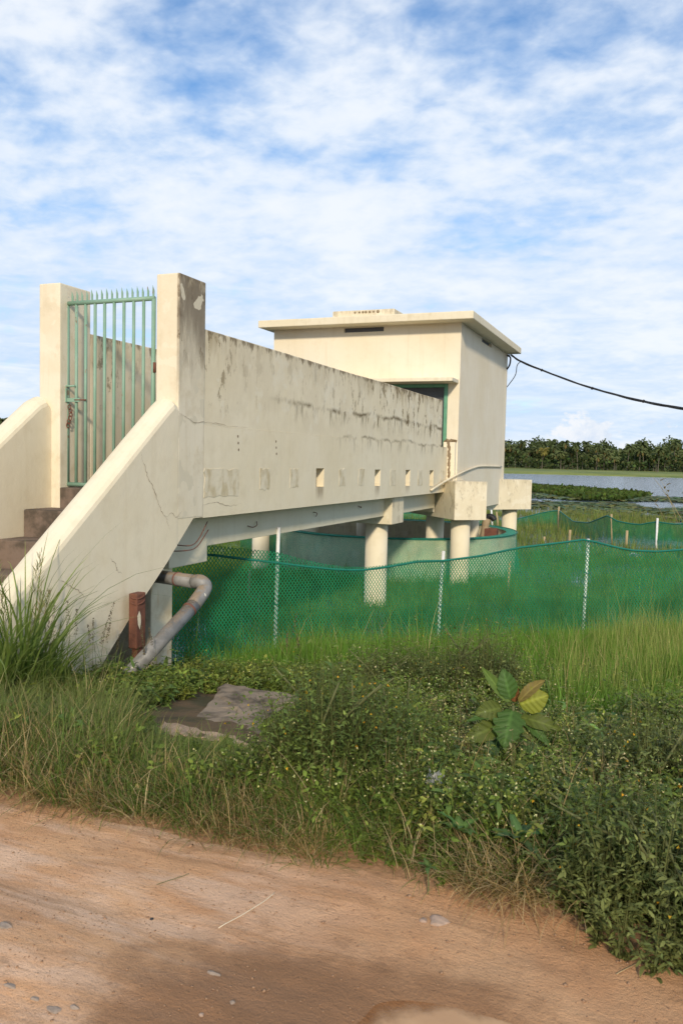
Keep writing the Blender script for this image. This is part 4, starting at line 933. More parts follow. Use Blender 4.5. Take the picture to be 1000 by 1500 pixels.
def weeds(v, P, h, nst, nn, leafL, leafW, cols, tilt=0.55, flower=None, fr=0.0, stemcol=(0.10, 0.11, 0.04), p=None, fsize=0.006, a=0.22, droop=0.25, low=0.12):
    n = len(P); NS = n*nst; B = np.repeat(P, nst, 0); hh = np.repeat(h, nst)*rng.uniform(0.65, 1.12, NS)
    az = rng.uniform(0, 2*math.pi, NS); ti = np.abs(rng.normal(0, tilt, NS)); d = np.stack([np.sin(ti)*np.cos(az), np.sin(ti)*np.sin(az), np.cos(ti)], 1)
    bend = np.stack([rng.normal(0, 0.18, NS), rng.normal(0, 0.18, NS), -np.abs(rng.normal(0.08, 0.1, NS))], 1)
    t = np.linspace(low, 1, nn)[None, :]+rng.uniform(-0.04, 0.04, (NS, nn))
    Q = B[:, None, :]+hh[:, None, None]*(d[:, None, :]*t[:, :, None]+bend[:, None, :]*(t**2)[:, :, None]); Q[:, :, 2] = np.maximum(Q[:, :, 2], B[:, None, 2]+0.01)
    Q = Q.reshape(-1, 3); m = len(Q); kp = np.repeat(np.repeat(rng.choice(len(cols), n, p=p), nst), nn); pc = np.repeat(np.exp(rng.normal(0, 0.14, n)), nst*nn)[:, None]
    tf = t.reshape(-1)
    for side in (0, math.pi):
        a2 = rng.uniform(0, 2*math.pi, m)+side; el = rng.normal(0.25, 0.4, m)
        dd = np.stack([np.cos(a2)*np.cos(el), np.sin(a2)*np.cos(el), np.sin(el)], 1); nr = np.stack([rng.normal(0, 0.35, m), rng.normal(0, 0.35, m), np.ones(m)], 1)
        Ls = leafL*np.exp(rng.normal(0, 0.28, m))*(1.1-0.35*tf); c = np.array(cols)[kp]*pc*np.exp(rng.normal(0, a, (m, 1)))
        v.leaves(Q, dd, nr, Ls, Ls*leafW/leafL, c, droop)
    # stems
    v.blades(B, az, hh*1.0, np.full(NS, 0.006), ti, np.full(NS, 0.1), np.repeat(np.array(stemcol)[None], NS, 0)*np.exp(rng.normal(0, 0.3, (NS, 1))), 3)
    if flower is not None:
        pick = rng.random(m) < fr*np.clip((tf-0.35)*1.7, 0, 1); q_ = Q[pick]+rng.normal(0, 0.012, (pick.sum(), 3))+np.array([0, 0, 0.012])
        v.dots(q_, fsize*np.exp(rng.normal(0, 0.2, len(q_))), pal(flower, len(q_), 0.1, 0.05))

tp_ = onZ(748, 1172, -0.2); TX, TY = float(tp_[0]), float(tp_[1])
TAN = [(0.42, 0.31, 0.15), (0.33, 0.235, 0.115), (0.50, 0.40, 0.22)]
GRN = [(0.11, 0.175, 0.036), (0.145, 0.21, 0.045), (0.085, 0.145, 0.034)]
FREE2 = lambda X, Y: free(X, Y) & ~((X > -3.0-0.0*Y) & (X < -1.75) & (Y > 3.95) & (Y < 4.5))
# 1 roadside grass: drooping dry tufts along the edge, green behind
v = Veg()
P = scatter(330, -5.0, 1.5, 2.95, 3.35, keep=lambda X, Y: (X < -1.2)); tufts(v, P, 42, 0.09, 0.21, 0.0042, (0.75, 0.35), (1.1, 0.5), TAN+GRN[:2], p=[.24, .18, .12, .26, .20])
P = scatter(90, -1.0, 0.1, 3.0, 3.35); tufts(v, P, 26, 0.08, 0.15, 0.0040, (0.8, 0.35), (1.1, 0.5), TAN+GRN[:1], p=[.2, .15, .1, .55])
P = scatter(90, -1.3, 0.0, 3.0, 3.4); weeds(v, P, rng.uniform(0.08, 0.18, len(P)), 7, 5, 0.032, 0.016, [(0.13, 0.18, 0.034), (0.16, 0.20, 0.04)], 0.8)
P = scatter(14, -0.62, -0.25, 2.95, 3.12); tufts(v, P, 50, 0.07, 0.20, 0.0040, (0.9, 0.3), (1.2, 0.4), TAN, p=[.4, .35, .25])
P = scatter(620, -6.0, -1.35, 3.2, 4.9, keep=lambda X, Y: FREE2(X, Y) & (Y < 4.2-0.45*(X+3))); tufts(v, P, 44, 0.11, 0.24, 0.0050, (0.5, 0.3), (1.1, 0.5), GRN+TAN, p=[.34, .30, .20, .08, .05, .03], tip=(0.19, 0.21, 0.065))
P = scatter(150, -2.2, -1.0, 3.1, 3.7); tufts(v, P, 36, 0.10, 0.22, 0.0060, (0.6, 0.3), (1.0, 0.4), GRN+TAN[:1], p=[.35, .3, .25, .1])
P = scatter(200, -1.0, 1.2, 3.15, 5.0); tufts(v, P, 10, 0.12, 0.24, 0.0050, (0.5, 0.3), (0.9, 0.4), GRN+TAN[:1], p=[.4, .3, .2, .1])
P = scatter(500, -9.0, -6.35, 3.2, 7.5, margin=260); tufts(v, P, 22, 0.15, 0.45, 0.008, (0.4, 0.3), (0.9, 0.4), GRN)
OUTR = lambda X, Y: pxof(np.stack([X, Y, 0*X], -1))[0] > 1060
P = scatter(420, 0.3, 5.5, 3.1, 7.5, margin=1600, keep=OUTR); tufts(v, P, 20, 0.14, 0.26, 0.007, (0.5, 0.3), (1.0, 0.4), GRN+TAN[:1])
P = scatter(420, 1.0, 6.5, 6.5, 14.0, margin=1600, keep=OUTR); tufts(v, P, 18, 0.2, 0.36, 0.010, (0.15, 0.12), (0.4, 0.3), [(0.125, 0.235, 0.026), (0.095, 0.195, 0.024), (0.175, 0.265, 0.04)])
tag(v.build('roadside_grass', M['grass']), 'mixed green and dry tan grass along the dirt road edge', 'grass', kind='stuff')
# 2 leafy ground cover with pale buttons
v = Veg()
LC = [(0.145, 0.205, 0.036), (0.165, 0.215, 0.040), (0.105, 0.155, 0.03), (0.22, 0.245, 0.05)]
FL = [(0.66, 0.66, 0.36), (0.62, 0.60, 0.28)]
P = scatter(640, -1.9, 0.6, 3.2, 5.6, keep=lambda X, Y: FREE2(X, Y) & (np.hypot(X-TX, Y-TY) > 0.10)); weeds(v, P, rng.uniform(0.16, 0.30, len(P))*np.where(np.hypot(P[:, 0]-TX, P[:, 1]-TY) < 0.45, 0.75, 1.0)*np.clip(1.25-0.16*(P[:, 1]-3.2), 0.75, 1.25), 10, 7, 0.032, 0.016, LC, 0.5, FL, 0.42, fsize=0.0058)
P = scatter(560, -4.45, -1.6, 4.2, 7.2, keep=lambda X, Y: FREE2(X, Y)); weeds(v, P, rng.uniform(0.12, 0.26, len(P)), 8, 6, 0.042, 0.020, LC, 0.6, FL, 0.10, fsize=0.006)
P = scatter(240, -2.2, -0.9, 5.4, 7.2, keep=free); weeds(v, P, rng.uniform(0.22, 0.36, len(P)), 8, 7, 0.036, 0.018, LC[:3], 0.5, FL, 0.25, fsize=0.007)
P = scatter(170, -2.6, -1.2, 3.2, 4.1); weeds(v, P, rng.uniform(0.12, 0.24, len(P))*lowsight(P), 7, 6, 0.040, 0.022, LC, 0.6)
P = scatter(150, -5.2, 0.6, 3.25, 6.2, keep=FREE2); weeds(v, P, rng.uniform(0.14, 0.30, len(P))*lowsight(P), 4, 5, 0.085, 0.032, [(0.10, 0.175, 0.045), (0.125, 0.20, 0.05)], 0.5, droop=0.45)
P = scatter(110, -5.5, -2.6, 3.25, 4.9, keep=FREE2); weeds(v, P, rng.uniform(0.14, 0.26, len(P))*lowsight(P), 7, 6, 0.038, 0.020, LC, 0.6, FL, 0.1)
P = scatter(90, -1.6, 0.4, 3.3, 5.6); weeds(v, P, rng.uniform(0.28, 0.42, len(P)), 5, 7, 0.026, 0.009, [(0.16, 0.175, 0.06), (0.22, 0.19, 0.09)], 0.35, FL, 0.5, stemcol=(0.22, 0.17, 0.08))
P = scatter(260, 0.3, 4.5, 3.2, 7.0, margin=1600, keep=OUTR); weeds(v, P, rng.uniform(0.2, 0.42, len(P)), 8, 7, 0.042, 0.02, LC, 0.55, FL, 0.15)
tag(v.build('leafy_ground_cover', M['leaf']), 'low leafy weeds with pale button flowers covering the bank', 'weeds', kind='stuff')
# 3 bright green upright grass at the marsh edge
v = Veg()
BR = [(0.12, 0.26, 0.028), (0.09, 0.215, 0.025), (0.17, 0.285, 0.042), (0.068, 0.165, 0.022)]
def edge(X, Y): return free(X, Y) & (Y > np.interp(X, [-4.5, -1.6, -0.8, 3], [6.9, 7.4, 5.7, 5.5])) & (Y < toe(X)+0.25)
P = scatter(2300, -4.45, 3.6, 5.4, 14.5, margin=120, keep=edge); P = P[rng.random(len(P)) < np.clip(0.75+0.5*nz2(P[:, 0], P[:, 1], 1.6, 64), 0.25, 1)]; tufts(v, P, 24, 0.13, 0.24, 0.0068, (0.12, 0.12), (0.4, 0.35), BR, p=[.35, .3, .2, .15], tip=(0.16, 0.27, 0.05), lsd=0.28, a=0.28)
P = scatter(120, -4.4, 3.0, 6.0, 13.0, margin=120, keep=edge); tufts(v, P, 7, 0.12, 0.36, 0.005, (0.35, 0.25), (0.5, 0.4), TAN)
P = scatter(160, -2.6, 1.5, 5.6, 8.2, margin=120, keep=edge); weeds(v, P, rng.uniform(0.2, 0.36, len(P)), 5, 6, 0.034, 0.014, LC, 0.4, FL, 0.3)
P = scatter(340, -2.0, 3.4, 6.5, 14.0, margin=120, keep=lambda X, Y: edge(X, Y) & (X > -0.9)); tufts(v, P, 12, 0.14, 0.42, 0.0048, (0.12, 0.1), (0.3, 0.25), [(0.25, 0.30, 0.075), (0.20, 0.27, 0.06)], tip=(0.36, 0.36, 0.13))
P = scatter(200, -9.5, -6.4, 7.3, 9.3, margin=260); tufts(v, P, 16, 0.2, 0.6, 0.009, (0.15, 0.1), (0.4, 0.3), BR)
tag(v.build('bright_marsh_edge_grass', M['grass']), 'tall bright green grass in front of the nearest net', 'grass', kind='stuff')
# 4 marsh reeds standing in the shallow water
v = Veg()
MG = [(0.105, 0.19, 0.032), (0.135, 0.22, 0.040), (0.165, 0.235, 0.052)]
def marsh(X, Y):
    d = np.hypot(X-hc[0], Y-hc[1]); k = nz2(X, Y, 0.45, 77)
    return (d > 3.25) & (Y > toe(X)+0.6) & (k > -1.2+0.0*X)
P = scatter(3400, -11, 5.5, 9.2, 18, margin=100, keep=lambda X, Y: (np.hypot(X-hc[0], Y-hc[1]) > 3.25) & (Y > toe(X)+0.5)); P[:, 2] = -1.12; tufts(v, P, 18, 0.18, 0.25, 0.010, (0.15, 0.12), (0.45, 0.3), MG, K=3)
P = scatter(2400, -14, 5.5, 15.5, 25, margin=100, keep=marsh); P[:, 2] = -1.12; tufts(v, P, 15, 0.25, 0.24, 0.013, (0.12, 0.12), (0.4, 0.3), MG, K=3)
P = scatter(2800, -19, 7, 24, 46, margin=80, keep=lambda X, Y: marsh(X, Y) & (nz2(X, Y, 0.3, 78) > -0.5+0.06*np.maximum(Y-36, 0))); P[:, 2] = -1.12; tufts(v, P, 11, 0.45, 0.36, 0.026, (0.15, 0.12), (0.45, 0.3), MG+[(0.22, 0.22, 0.07)], K=2, tip=(0.20, 0.21, 0.07))
tag(v.build('marsh_grass', M['grass']), 'green grass growing in the shallow water behind the nets', 'grass', kind='stuff')

# 5 individual bushes
def bush(px_, py_, zg, h, rad, label, cols, leafL, leafW, n, nst, nn, fl=None, fr=0.0, fs=0.007, tilt=0.38):
    p = onZ(px_, py_, zg); X, Y = float(p[0]), float(p[1]); z0 = float(gz(X, Y))
    e = empty('weed_bush', (X, Y, z0), label, 'bush', 'roadside bushes'); vv = Veg()
    a = rng.uniform(0, 6.28, n); r_ = rad*np.sqrt(rng.uniform(0, 1, n)); PX_, PY_ = X+r_*np.cos(a), Y+r_*np.sin(a)*0.8
    PP = np.stack([PX_, PY_, gz(PX_, PY_)], 1); weeds(vv, PP, h*rng.uniform(0.75, 1.1, n)*(1-0.35*(r_/rad)**2), nst, nn, leafL, leafW, cols, tilt, fl, fr, p=None, fsize=fs, low=0.10)
    vv.build('foliage', M['leaf'], e)
    for k in range(5):
        b = Vector((X+rng.uniform(-.1, .1), Y+rng.uniform(-.08, .08), z0-0.05)); tube('stem', bez([b, b+Vector((rng.uniform(-.12, .12), rng.uniform(-.1, .1), h*0.4)), b+Vector((rng.uniform(-.3, .3), rng.uniform(-.2, .2), h*0.8))], 4), [0.008]*4+[0.006]*4+[0.003], M['stem'], e, 6)
    return e
DK = [(0.11, 0.155, 0.036), (0.13, 0.175, 0.042), (0.09, 0.132, 0.034)]
DG = [(0.14, 0.170, 0.052), (0.12, 0.152, 0.046), (0.17, 0.195, 0.062)]
YL = [(0.62, 0.42, 0.03), (0.60, 0.36, 0.03)]
bush(985, 1372, 0.0, 0.52, 0.34, 'dark bush with tiny yellow flowers leaning over the road at lower right', DG, 0.030, 0.011, 36, 10, 12, YL, 0.025)
bush(905, 1320, -0.02, 0.50, 0.26, 'small dark bush left of the one that leans over the road', DK, 0.030, 0.012, 30, 9, 10, YL, 0.010)
bush(965, 1215, -0.12, 0.62, 0.32, 'dark grey-green bush at the right border behind the one over the road', DG, 0.028, 0.012, 40, 11, 11, YL, 0.015)
bush(470, 1185, -0.08, 0.80, 0.30, 'dark dense bush with yellow dots right of the broken slabs', DK, 0.026, 0.012, 46, 11, 11, YL, 0.035)
bush(550, 1150, -0.12, 0.70, 0.32, 'dark bush with pale buttons between the slabs and the big-leaved plant', LC[:3], 0.028, 0.013, 38, 10, 10, FL, 0.14, 0.0065)
bush(685, 1050, -0.4, 0.80, 0.42, 'greyish wiry bush behind the big-leaved plant', DG, 0.026, 0.011, 50, 10, 11, YL, 0.02)
bush(560, 1040, -0.4, 0.62, 0.36, 'olive weedy bush in front of the near net post', DG+LC[:1], 0.028, 0.012, 40, 9, 10, FL, 0.08, 0.0065)
bush(975, 1120, -0.25, 0.50, 0.40, 'leafy green bush at the right border in front of the tall bright grass', LC[:3], 0.040, 0.02, 40, 9, 9)

# 6 tall guinea grass at the stair foot and seed heads
def grass_clump(px_, X, n, L, label, W=0.016, heads=0, spread=0.16):
    Y = None
    lo, hi = 3.2, 9.0
    for _ in range(40):
        m = (lo+hi)/2
        if pxof((X, m, 0.0))[0] < px_: lo = m
        else: hi = m
    Y = lo; z0 = float(gz(X, Y)); e = empty('tall_grass_clump', (X, Y, z0), label, 'grass clump', 'tall grass at the stair foot'); vv = Veg()
    tufts(vv, np.array([[X, Y, z0]]*3), n, spread, L, W, (0.28, 0.2), (1.2, 0.5), [(0.14, 0.215, 0.045), (0.175, 0.24, 0.06), (0.11, 0.18, 0.04)], K=7, lsd=0.22, tip=(0.22, 0.26, 0.08))
    vv.build('blades', M['grass'], e)
    for k in range(heads):
        a = rng.uniform(0, 6.28); b = Vector((X+spread*math.cos(a)*0.6, Y+spread*math.sin(a)*0.6, z0)); hh = L*rng.uniform(0.9, 1.3); dx, dy = rng.normal(0, 0.16)*hh, rng.normal(0, 0.10)*hh
        pts = bez([b, b+Vector((dx*0.3, dy*0.3, hh*0.55)), b+Vector((dx, dy, hh))], 5); hv = Veg()
        sp = np.array(pts); hv.blades(np.array([sp[0]]), np.array([math.atan2(dy, dx)]), np.array([hh*1.02]), np.array([0.006]), np.array([0.02]), np.array([math.atan2(math.hypot(dx, dy), hh)*1.7]), np.array([[0.17, 0.20, 0.07]]), 8)
        m = 46; t = rng.uniform(0.70, 1.0, m); ang = math.atan2(math.hypot(dx, dy), hh); Q = np.array([np.array(b)+np.array([dx*(tt**1.3), dy*(tt**1.3), hh*tt*0.985]) for tt in t]); aa = rng.uniform(0, 6.28, m)
        hv.leaves(Q, np.stack([np.cos(aa)*0.55, np.sin(aa)*0.55, np.ones(m)], 1), rng.normal(size=(m, 3)), 0.11*hh*(1.08-t)*3.0*np.exp(rng.normal(0, .2, m))+0.012, np.full(m, 0.0055), pal([(0.26, 0.25, 0.13), (0.20, 0.21, 0.10)], m))
        hv.build('seed_head', M['grass'], e)
grass_clump(24, -4.22, 75, 0.86, 'tallest clump of broad grass at the left border beside the stair', 0.018, 5)
grass_clump(62, -4.15, 46, 0.55, 'broad-bladed grass clump leaning on the foot of the stair wall', 0.018, 2)
grass_clump(-25, -4.2, 60, 0.74, 'broad grass clump cut by the left border at the stair foot', 0.018, 2)
def seeds(px_, X, n, L, label):
    lo, hi = 3.2, 9.0
    for _ in range(40):
        m = (lo+hi)/2
        if pxof((X, m, 0.0))[0] < px_: lo = m
        else: hi = m
    Y = lo; z0 = float(gz(X, Y)); e = empty('seeding_grass', (X, Y, z0), label, 'grass clump', 'seeding grass by the stair wall'); vv = Veg()
    tufts(vv, np.array([[X, Y, z0]]), 24, 0.14, L*0.5, 0.007, (0.35, 0.2), (0.8, 0.4), GRN, K=5); vv.build('blades', M['grass'], e)
    for k in range(n):
        b = np.array([X+rng.normal(0, 0.07), Y+rng.normal(0, 0.07), z0]); hh = L*rng.uniform(0.75, 1.12); dx, dy = rng.normal(0, 0.14)*hh, rng.normal(0, 0.14)*hh; hv = Veg()
        hv.blades(b[None], np.array([math.atan2(dy, dx)]), np.array([hh*1.02]), np.array([0.004]), np.array([0.02]), np.array([math.atan2(math.hypot(dx, dy), hh)*1.7]), np.array([[0.15, 0.16, 0.07]]), 8)
        m = 80; t = rng.uniform(0.68, 1.0, m); Q = b[None]+np.stack([dx*t**1.3, dy*t**1.3, hh*t*0.985], 1); aa = rng.uniform(0, 6.28, m); Q += np.stack([np.cos(aa), np.sin(aa), 0*aa], 1)*(0.030*hh*(1.15-t)*2.2)[:, None]*rng.uniform(0.3, 1, m)[:, None]
        hv.dots(Q, 0.0045*np.exp(rng.normal(0, .25, m)), pal([(0.20, 0.155, 0.10), (0.15, 0.12, 0.075), (0.24, 0.20, 0.12)], m)); hv.build('seed_head', M['grass'], e)
seeds(95, -4.38, 4, 0.75, 'seeding grass with brown panicles against the stair wall, leftmost')
seeds(125, -4.36, 4, 0.72, 'seeding grass with brown panicles against the middle of the stair wall foot')
seeds(160, -4.34, 4, 0.62, 'seeding grass with brown panicles at the lower corner of the stair wall')
seeds(215, -4.1, 3, 0.55, 'seeding grass in front of the grey pipe')
seeds(420, -3.4, 3, 0.62, 'seeding grass beside the leftmost white net post')

# 7 big-leaved plant and small rosettes
def broad_leaf(base, az, el, L, W, col, fold=0.15, curl=0.6, wav=0.03, nu=9, nv=6, tear=0.0, roll=0.0):
    d0 = np.array([math.cos(az), math.sin(az)]); V, K = [], []; ang = el; p = np.array(base, float); rr = np.random.default_rng(int(abs(az*1000))+7)
    rows_ = []
    for i in range(nu+1):
        f = i/nu; dv = np.array([d0[0]*math.cos(ang), d0[1]*math.cos(ang), math.sin(ang)]); up = np.array([-d0[0]*math.sin(ang), -d0[1]*math.sin(ang), math.cos(ang)]); sd = np.cross(dv, up)
        sd, up = sd*math.cos(roll)+up*math.sin(roll), up*math.cos(roll)-sd*math.sin(roll)
        w = W*0.5*(math.sin(math.pi*min(1, (0.06+f*0.94))**0.8)**0.75 if f < 1 else 0.0); w *= 1+tear*rr.uniform(-1, 1)
        rows_.append([p+sd*w*s+up*(fold*abs(s)*w*2+wav*math.sin(f*22+s*2)*abs(s)) for s in np.linspace(-1, 1, 2*nv+1)])
        for s in np.linspace(-1, 1, 2*nv+1):
            vein = 1.35 if abs(s) < 0.05 else (1.0+0.10*math.sin(f*30-abs(s)*5)); K.append(np.array(col)*vein)
        p = p+dv*L/nu; ang -= curl/nu
    V = np.array(rows_).reshape(-1, 3); m = 2*nv+1; T = []
    for i in range(nu):
        for j in range(m-1): a = i*m+j; T += [(a, a+1, a+m+1), (a, a+m+1, a+m)]
    return V, np.array(T), np.clip(np.array(K), 0, 1)
def leafy_plant(name, X, Y, label, cat, leaves_, stem_h, mat='big_leaf', stemr=0.009, group=None):
    z0 = float(gz(X, Y)); e = empty(name, (X, Y, z0), label, cat, group)
    if stem_h: tube('stem', [(X, Y, z0-0.05), (X+0.005, Y, z0+stem_h*0.5), (X, Y, z0+stem_h)], [stemr, stemr*0.85, stemr*0.7], M['stem'], e, 8)
    for (hf, az, el, L, W, col, kw) in leaves_:
        V, T, K = broad_leaf((X, Y, z0+stem_h*hf), az, el, L, W, col, **kw); link('leaf', np_mesh('leaf', V, T, K), M[mat], e, smooth=True)
    return e
# camera looks roughly along +Y: az -90 deg = towards the viewer, 0 = right, 180 = left
D = math.radians; VIEW = D(-68)
GD, GY, GO = (0.07, 0.14, 0.033), (0.24, 0.26, 0.035), (0.105, 0.135, 0.028)
TD = float(pxof((TX, TY, 0.2))[2])                       # the plant's distance; a leaf tip may reach nearer or farther
def at_depth(x, y, dep): d = ray(x, y); return CO+d*dep
def span_leaf(b, t, W, col, face=1.0, arch=0.12, fold=0.10, nu=22, nv=5, seed=0, name='leaf', holes=0.0):
    """leaf blade from base b to tip t; face: how far its surface turns to the viewer (1) or to the sky (0)"""
    b, t = np.array(b), np.array(t); L_ = np.linalg.norm(t-b); d = (t-b)/L_; toc = CO-b; toc /= np.linalg.norm(toc); hint = toc*face+np.array([0, 0, 1.0])*(1-face)
    sd = np.cross(d, hint); sd /= np.linalg.norm(sd); up = np.cross(sd, d); rr = np.random.default_rng(seed); V, K = [], []; m = 2*nv+1
    edge_ = 1+0.06*rr.uniform(-1, 1, (nu+1, 2))+holes*np.minimum(0, np.sin(np.arange(nu+1)[:, None]*1.3+np.array([0, 2.0])))
    for i in range(nu+1):
        f = i/nu; w = W*0.5*(math.sin(math.pi*(0.04+0.96*f)**0.85)**0.8 if 0 < f < 1 else (0.10 if f == 0 else 0.0)); c = b+d*L_*f+up*(arch*L_*math.sin(math.pi*f))
        for s_ in np.linspace(-1, 1, m):
            e_ = edge_[i, 0 if s_ < 0 else 1]; rib = 0.05*W*math.sin(f*38-abs(s_)*7.0)*(0.3+abs(s_))*0.8
            V.append(c+sd*w*s_*e_+up*(fold*abs(s_)*w*1.6+rib)); K.append(np.array(col)*(1.5 if abs(s_) < 0.05 else 1.0+0.12*math.sin(f*34-abs(s_)*6)))
    T = []
    for i in range(nu):
        for j in range(m-1): a = i*m+j; T += [(a, a+1, a+m+1), (a, a+m+1, a+m)]
    return np_mesh(name, np.array(V), np.array(T), np.clip(np.array(K), 0, 1))
TZ = float(gz(TX, TY)); PXM = TD/FPX                       # metres per photo pixel at the plant
sap = empty('broad_leaved_sapling', (TX, TY, TZ), 'sapling with very large ribbed leaves standing in the weeds at right', 'sapling')
top_ = at_depth(751, 1034, TD); tube('stem', bez([(TX, TY, TZ-0.05), tuple((np.array([TX, TY, TZ])+top_)/2+np.array([0.01, 0, 0])), tuple(top_)], 4), 0.008, M['stem'], sap, 8)
for k, (bx_, by_, tx_, ty_, dd, w_, col, fc, ar, fo, ho) in enumerate((
    (750, 1040, 737, 1096, -0.10, 42, GD, 0.75, 0.10, 0.06, 0.25), (761, 1032, 803, 1018, -0.02, 34, GY, 0.95, 0.05, 0.05, 0.0), (759, 1028, 798, 996, 0.03, 15, (0.22, 0.17, 0.05), 0.7, 0.16, 0.3, 0.0),
    (747, 1024, 736, 979, 0.02, 26, GD, 0.95, 0.05, 0.08, 0.0), (746, 1028, 704, 976, 0.0, 14, (0.13, 0.20, 0.05), 0.9, -0.06, 0.25, 0.0), (733, 1037, 695, 1046, -0.03, 26, GO, 0.95, 0.08, 0.04, 0.0),
    (734, 1050, 682, 1057, -0.05, 10, GD, 0.5, 0.10, 0.1, 0.0), (736, 1060, 676, 1087, -0.06, 27, GO, 0.9, 0.10, 0.06, 0.0), (762, 1050, 822, 1070, -0.05, 20, GO, 0.85, 0.14, 0.08, 0.0),
    (764, 1054, 807, 1095, -0.07, 13, GD, 0.6, 0.08, 0.1, 0.0), (762, 1068, 800, 1085, 0.0, 18, (0.12, 0.145, 0.04), 0.8, 0.1, 0.08, 0.0), (728, 1078, 708, 1126, -0.05, 20, (0.06, 0.12, 0.05), 0.8, 0.1, 0.1, 0.0),
    (762, 1085, 796, 1108, -0.04, 18, (0.07, 0.13, 0.045), 0.8, 0.1, 0.1, 0.0), (740, 1075, 700, 1100, 0.03, 22, (0.065, 0.12, 0.045), 0.9, 0.1, 0.1, 0.0), (753, 1028, 755, 1002, -0.01, 12, (0.20, 0.085, 0.035), 0.9, 0.02, 0.3, 0.0))):
    link('leaf', span_leaf(at_depth(bx_, by_, TD+0.005*k), at_depth(tx_, ty_, TD+0.005*k+dd), w_*1.12*PXM, col, fc, ar, fo, seed=k, holes=ho), M['big_leaf'], sap, smooth=True)
def rosette(px_, py_, n, L, W, col, label, seed):
    p = onZ(px_, py_, 0.0); rr = random.Random(seed); X, Y = float(p[0]), float(p[1]); lv = []
    for k in range(n): lv.append((1.0, VIEW+k*2.4+rr.uniform(-.3, .3), D(rr.uniform(5, 60)), L*rr.uniform(0.75, 1.1), W*rr.uniform(0.85, 1.1), tuple(c*rr.uniform(0.85, 1.15) for c in col), dict(curl=rr.uniform(0.5, 1.1), fold=0.12, nu=6, nv=2, wav=0.004)))
    leafy_plant('broad_leaved_weed', X, Y, label, 'weed', lv, 0.14, stemr=0.004, group='broad-leaved weeds at the road edge')
rosette(672, 1275, 9, 0.115, 0.040, (0.12, 0.215, 0.06), 'broad-leaved weed at the road edge left of the dry grass tuft', 1)
rosette(757, 1290, 9, 0.125, 0.045, (0.085, 0.165, 0.055), 'darker broad-leaved weed right of the dry grass tuft', 2)
rosette(835, 1220, 8, 0.13, 0.04, (0.085, 0.16, 0.05), 'broad-leaved weed among the ground cover below the sapling', 3)
rosette(625, 1312, 5, 0.045, 0.02, (0.085, 0.15, 0.04), 'tiny seedling sprouting on the bare road edge', 4)
rosette(905, 1060, 8, 0.15, 0.05, (0.07, 0.13, 0.045), 'broad-leaved weed at right in front of the tall bright grass', 5)
lt = onZ(634, 1215, -0.05)
bm = bmesh.new(); bmesh.ops.create_grid(bm, x_segments=5, y_segments=4, size=0.035, matrix=Matrix.Translation((float(lt[0]), float(lt[1]), 0.19)) @ Matrix.Rotation(0.7, 4, 'X'))
for q_ in bm.verts: q_.co += Vector((random.uniform(-.008, .008), random.uniform(-.012, .012), random.uniform(-.012, .012)))
tag(from_bm('litter_scrap', bm, M['cloth']), 'crumpled grey-white litter scrap caught in the weeds', 'litter')
# dry twigs and stalks fallen on the road
for i, (a, b, lab, mt_) in enumerate((((320, 1360), (402, 1312), 'thin pale straw lying on the road', 'conduit'), ((230, 1297), (277, 1282), 'thin dark twig lying on the road below the grass', 'stem'), ((902, 1427), (985, 1385), 'long dry stalk lying under the bush at lower right', 'bamboo'))):
    A_, B_ = onZ(*a, 0.0), onZ(*b, 0.0); m_ = (A_+B_)/2+np.array([0.02, 0.03, 0]); pts = bez([tuple(A_), tuple(m_), tuple(B_)], 6); pts = [Vector((p.x, p.y, float(road_z(p.x, p.y))+0.004)) for p in pts]
    tag(tube('straw', pts, 0.0015, M[mt_], None, 6), lab, 'straw')

# ------------------------------------------------------------------ lake plants
v = Veg()
def mat_region(X, Y):
    u = pxof(np.stack([X, Y, 0*X+WATER], 1)); x_, y_ = u[0], u[1]
    top = np.interp(x_, [700, 778, 850, 950], [713, 713.5, 718, 727]); bot = np.interp(x_, [700, 778, 800, 860, 910, 950], [723, 723, 726, 735, 735, 729])
    return (y_ > top) & (y_ < bot) & (x_ > 640) & (x_ < 952)
n = 60000; X = rng.uniform(-30, 2, n); Y = rng.uniform(58, 110, n); k = mat_region(X, Y); X, Y = X[k][:9000], Y[k][:9000]; n = len(X)
a = rng.uniform(0, 6.28, n); el = rng.uniform(0.3, 1.3, n); hgt = 0.15+0.25*rng.random(n)
v.leaves(np.stack([X, Y, WATER+hgt*0.6], 1), np.stack([np.cos(a)*np.cos(el), np.sin(a)*np.cos(el), np.sin(el)], 1), rng.normal(size=(n, 3)), 0.34*np.exp(rng.normal(0, .2, n)), np.full(n, 0.30), pal([(0.065, 0.10, 0.022), (0.05, 0.08, 0.02), (0.085, 0.12, 0.03)], n), 0.1)
tag(v.build('water_hyacinth_mat', M['far_leaf']), 'dark green mat of water hyacinth floating on the lake', 'water plants', kind='stuff')
v = Veg()
n = 30000; X = rng.uniform(-26, 10, n); Y = rng.uniform(44, 98, n); u = pxof(np.stack([X, Y, 0*X+WATER], 1))
k = (nz2(X, Y, 0.22, 91)+0.5*nz2(X, Y, 0.9, 92) > np.interp(u[1], [715, 735, 765], [0.75, 0.1, -0.3])) & (u[0] > 640) & (u[0] < 1150); X, Y = X[k][:5200], Y[k][:5200]; n = len(X)
a = rng.uniform(0, 6.28, n); rr_ = rng.uniform(0.12, 0.36, n); B_ = np.stack([X, Y, np.full(n, WATER+0.02)], 1)
v.leaves(B_, np.stack([np.cos(a), np.sin(a), rng.uniform(0, 0.12, n)], 1), np.tile([0, 0, 1.0], (n, 1)), rr_*2, rr_*2, pal([(0.12, 0.17, 0.10), (0.15, 0.19, 0.10), (0.20, 0.20, 0.07), (0.09, 0.14, 0.07)], n), 0.0)
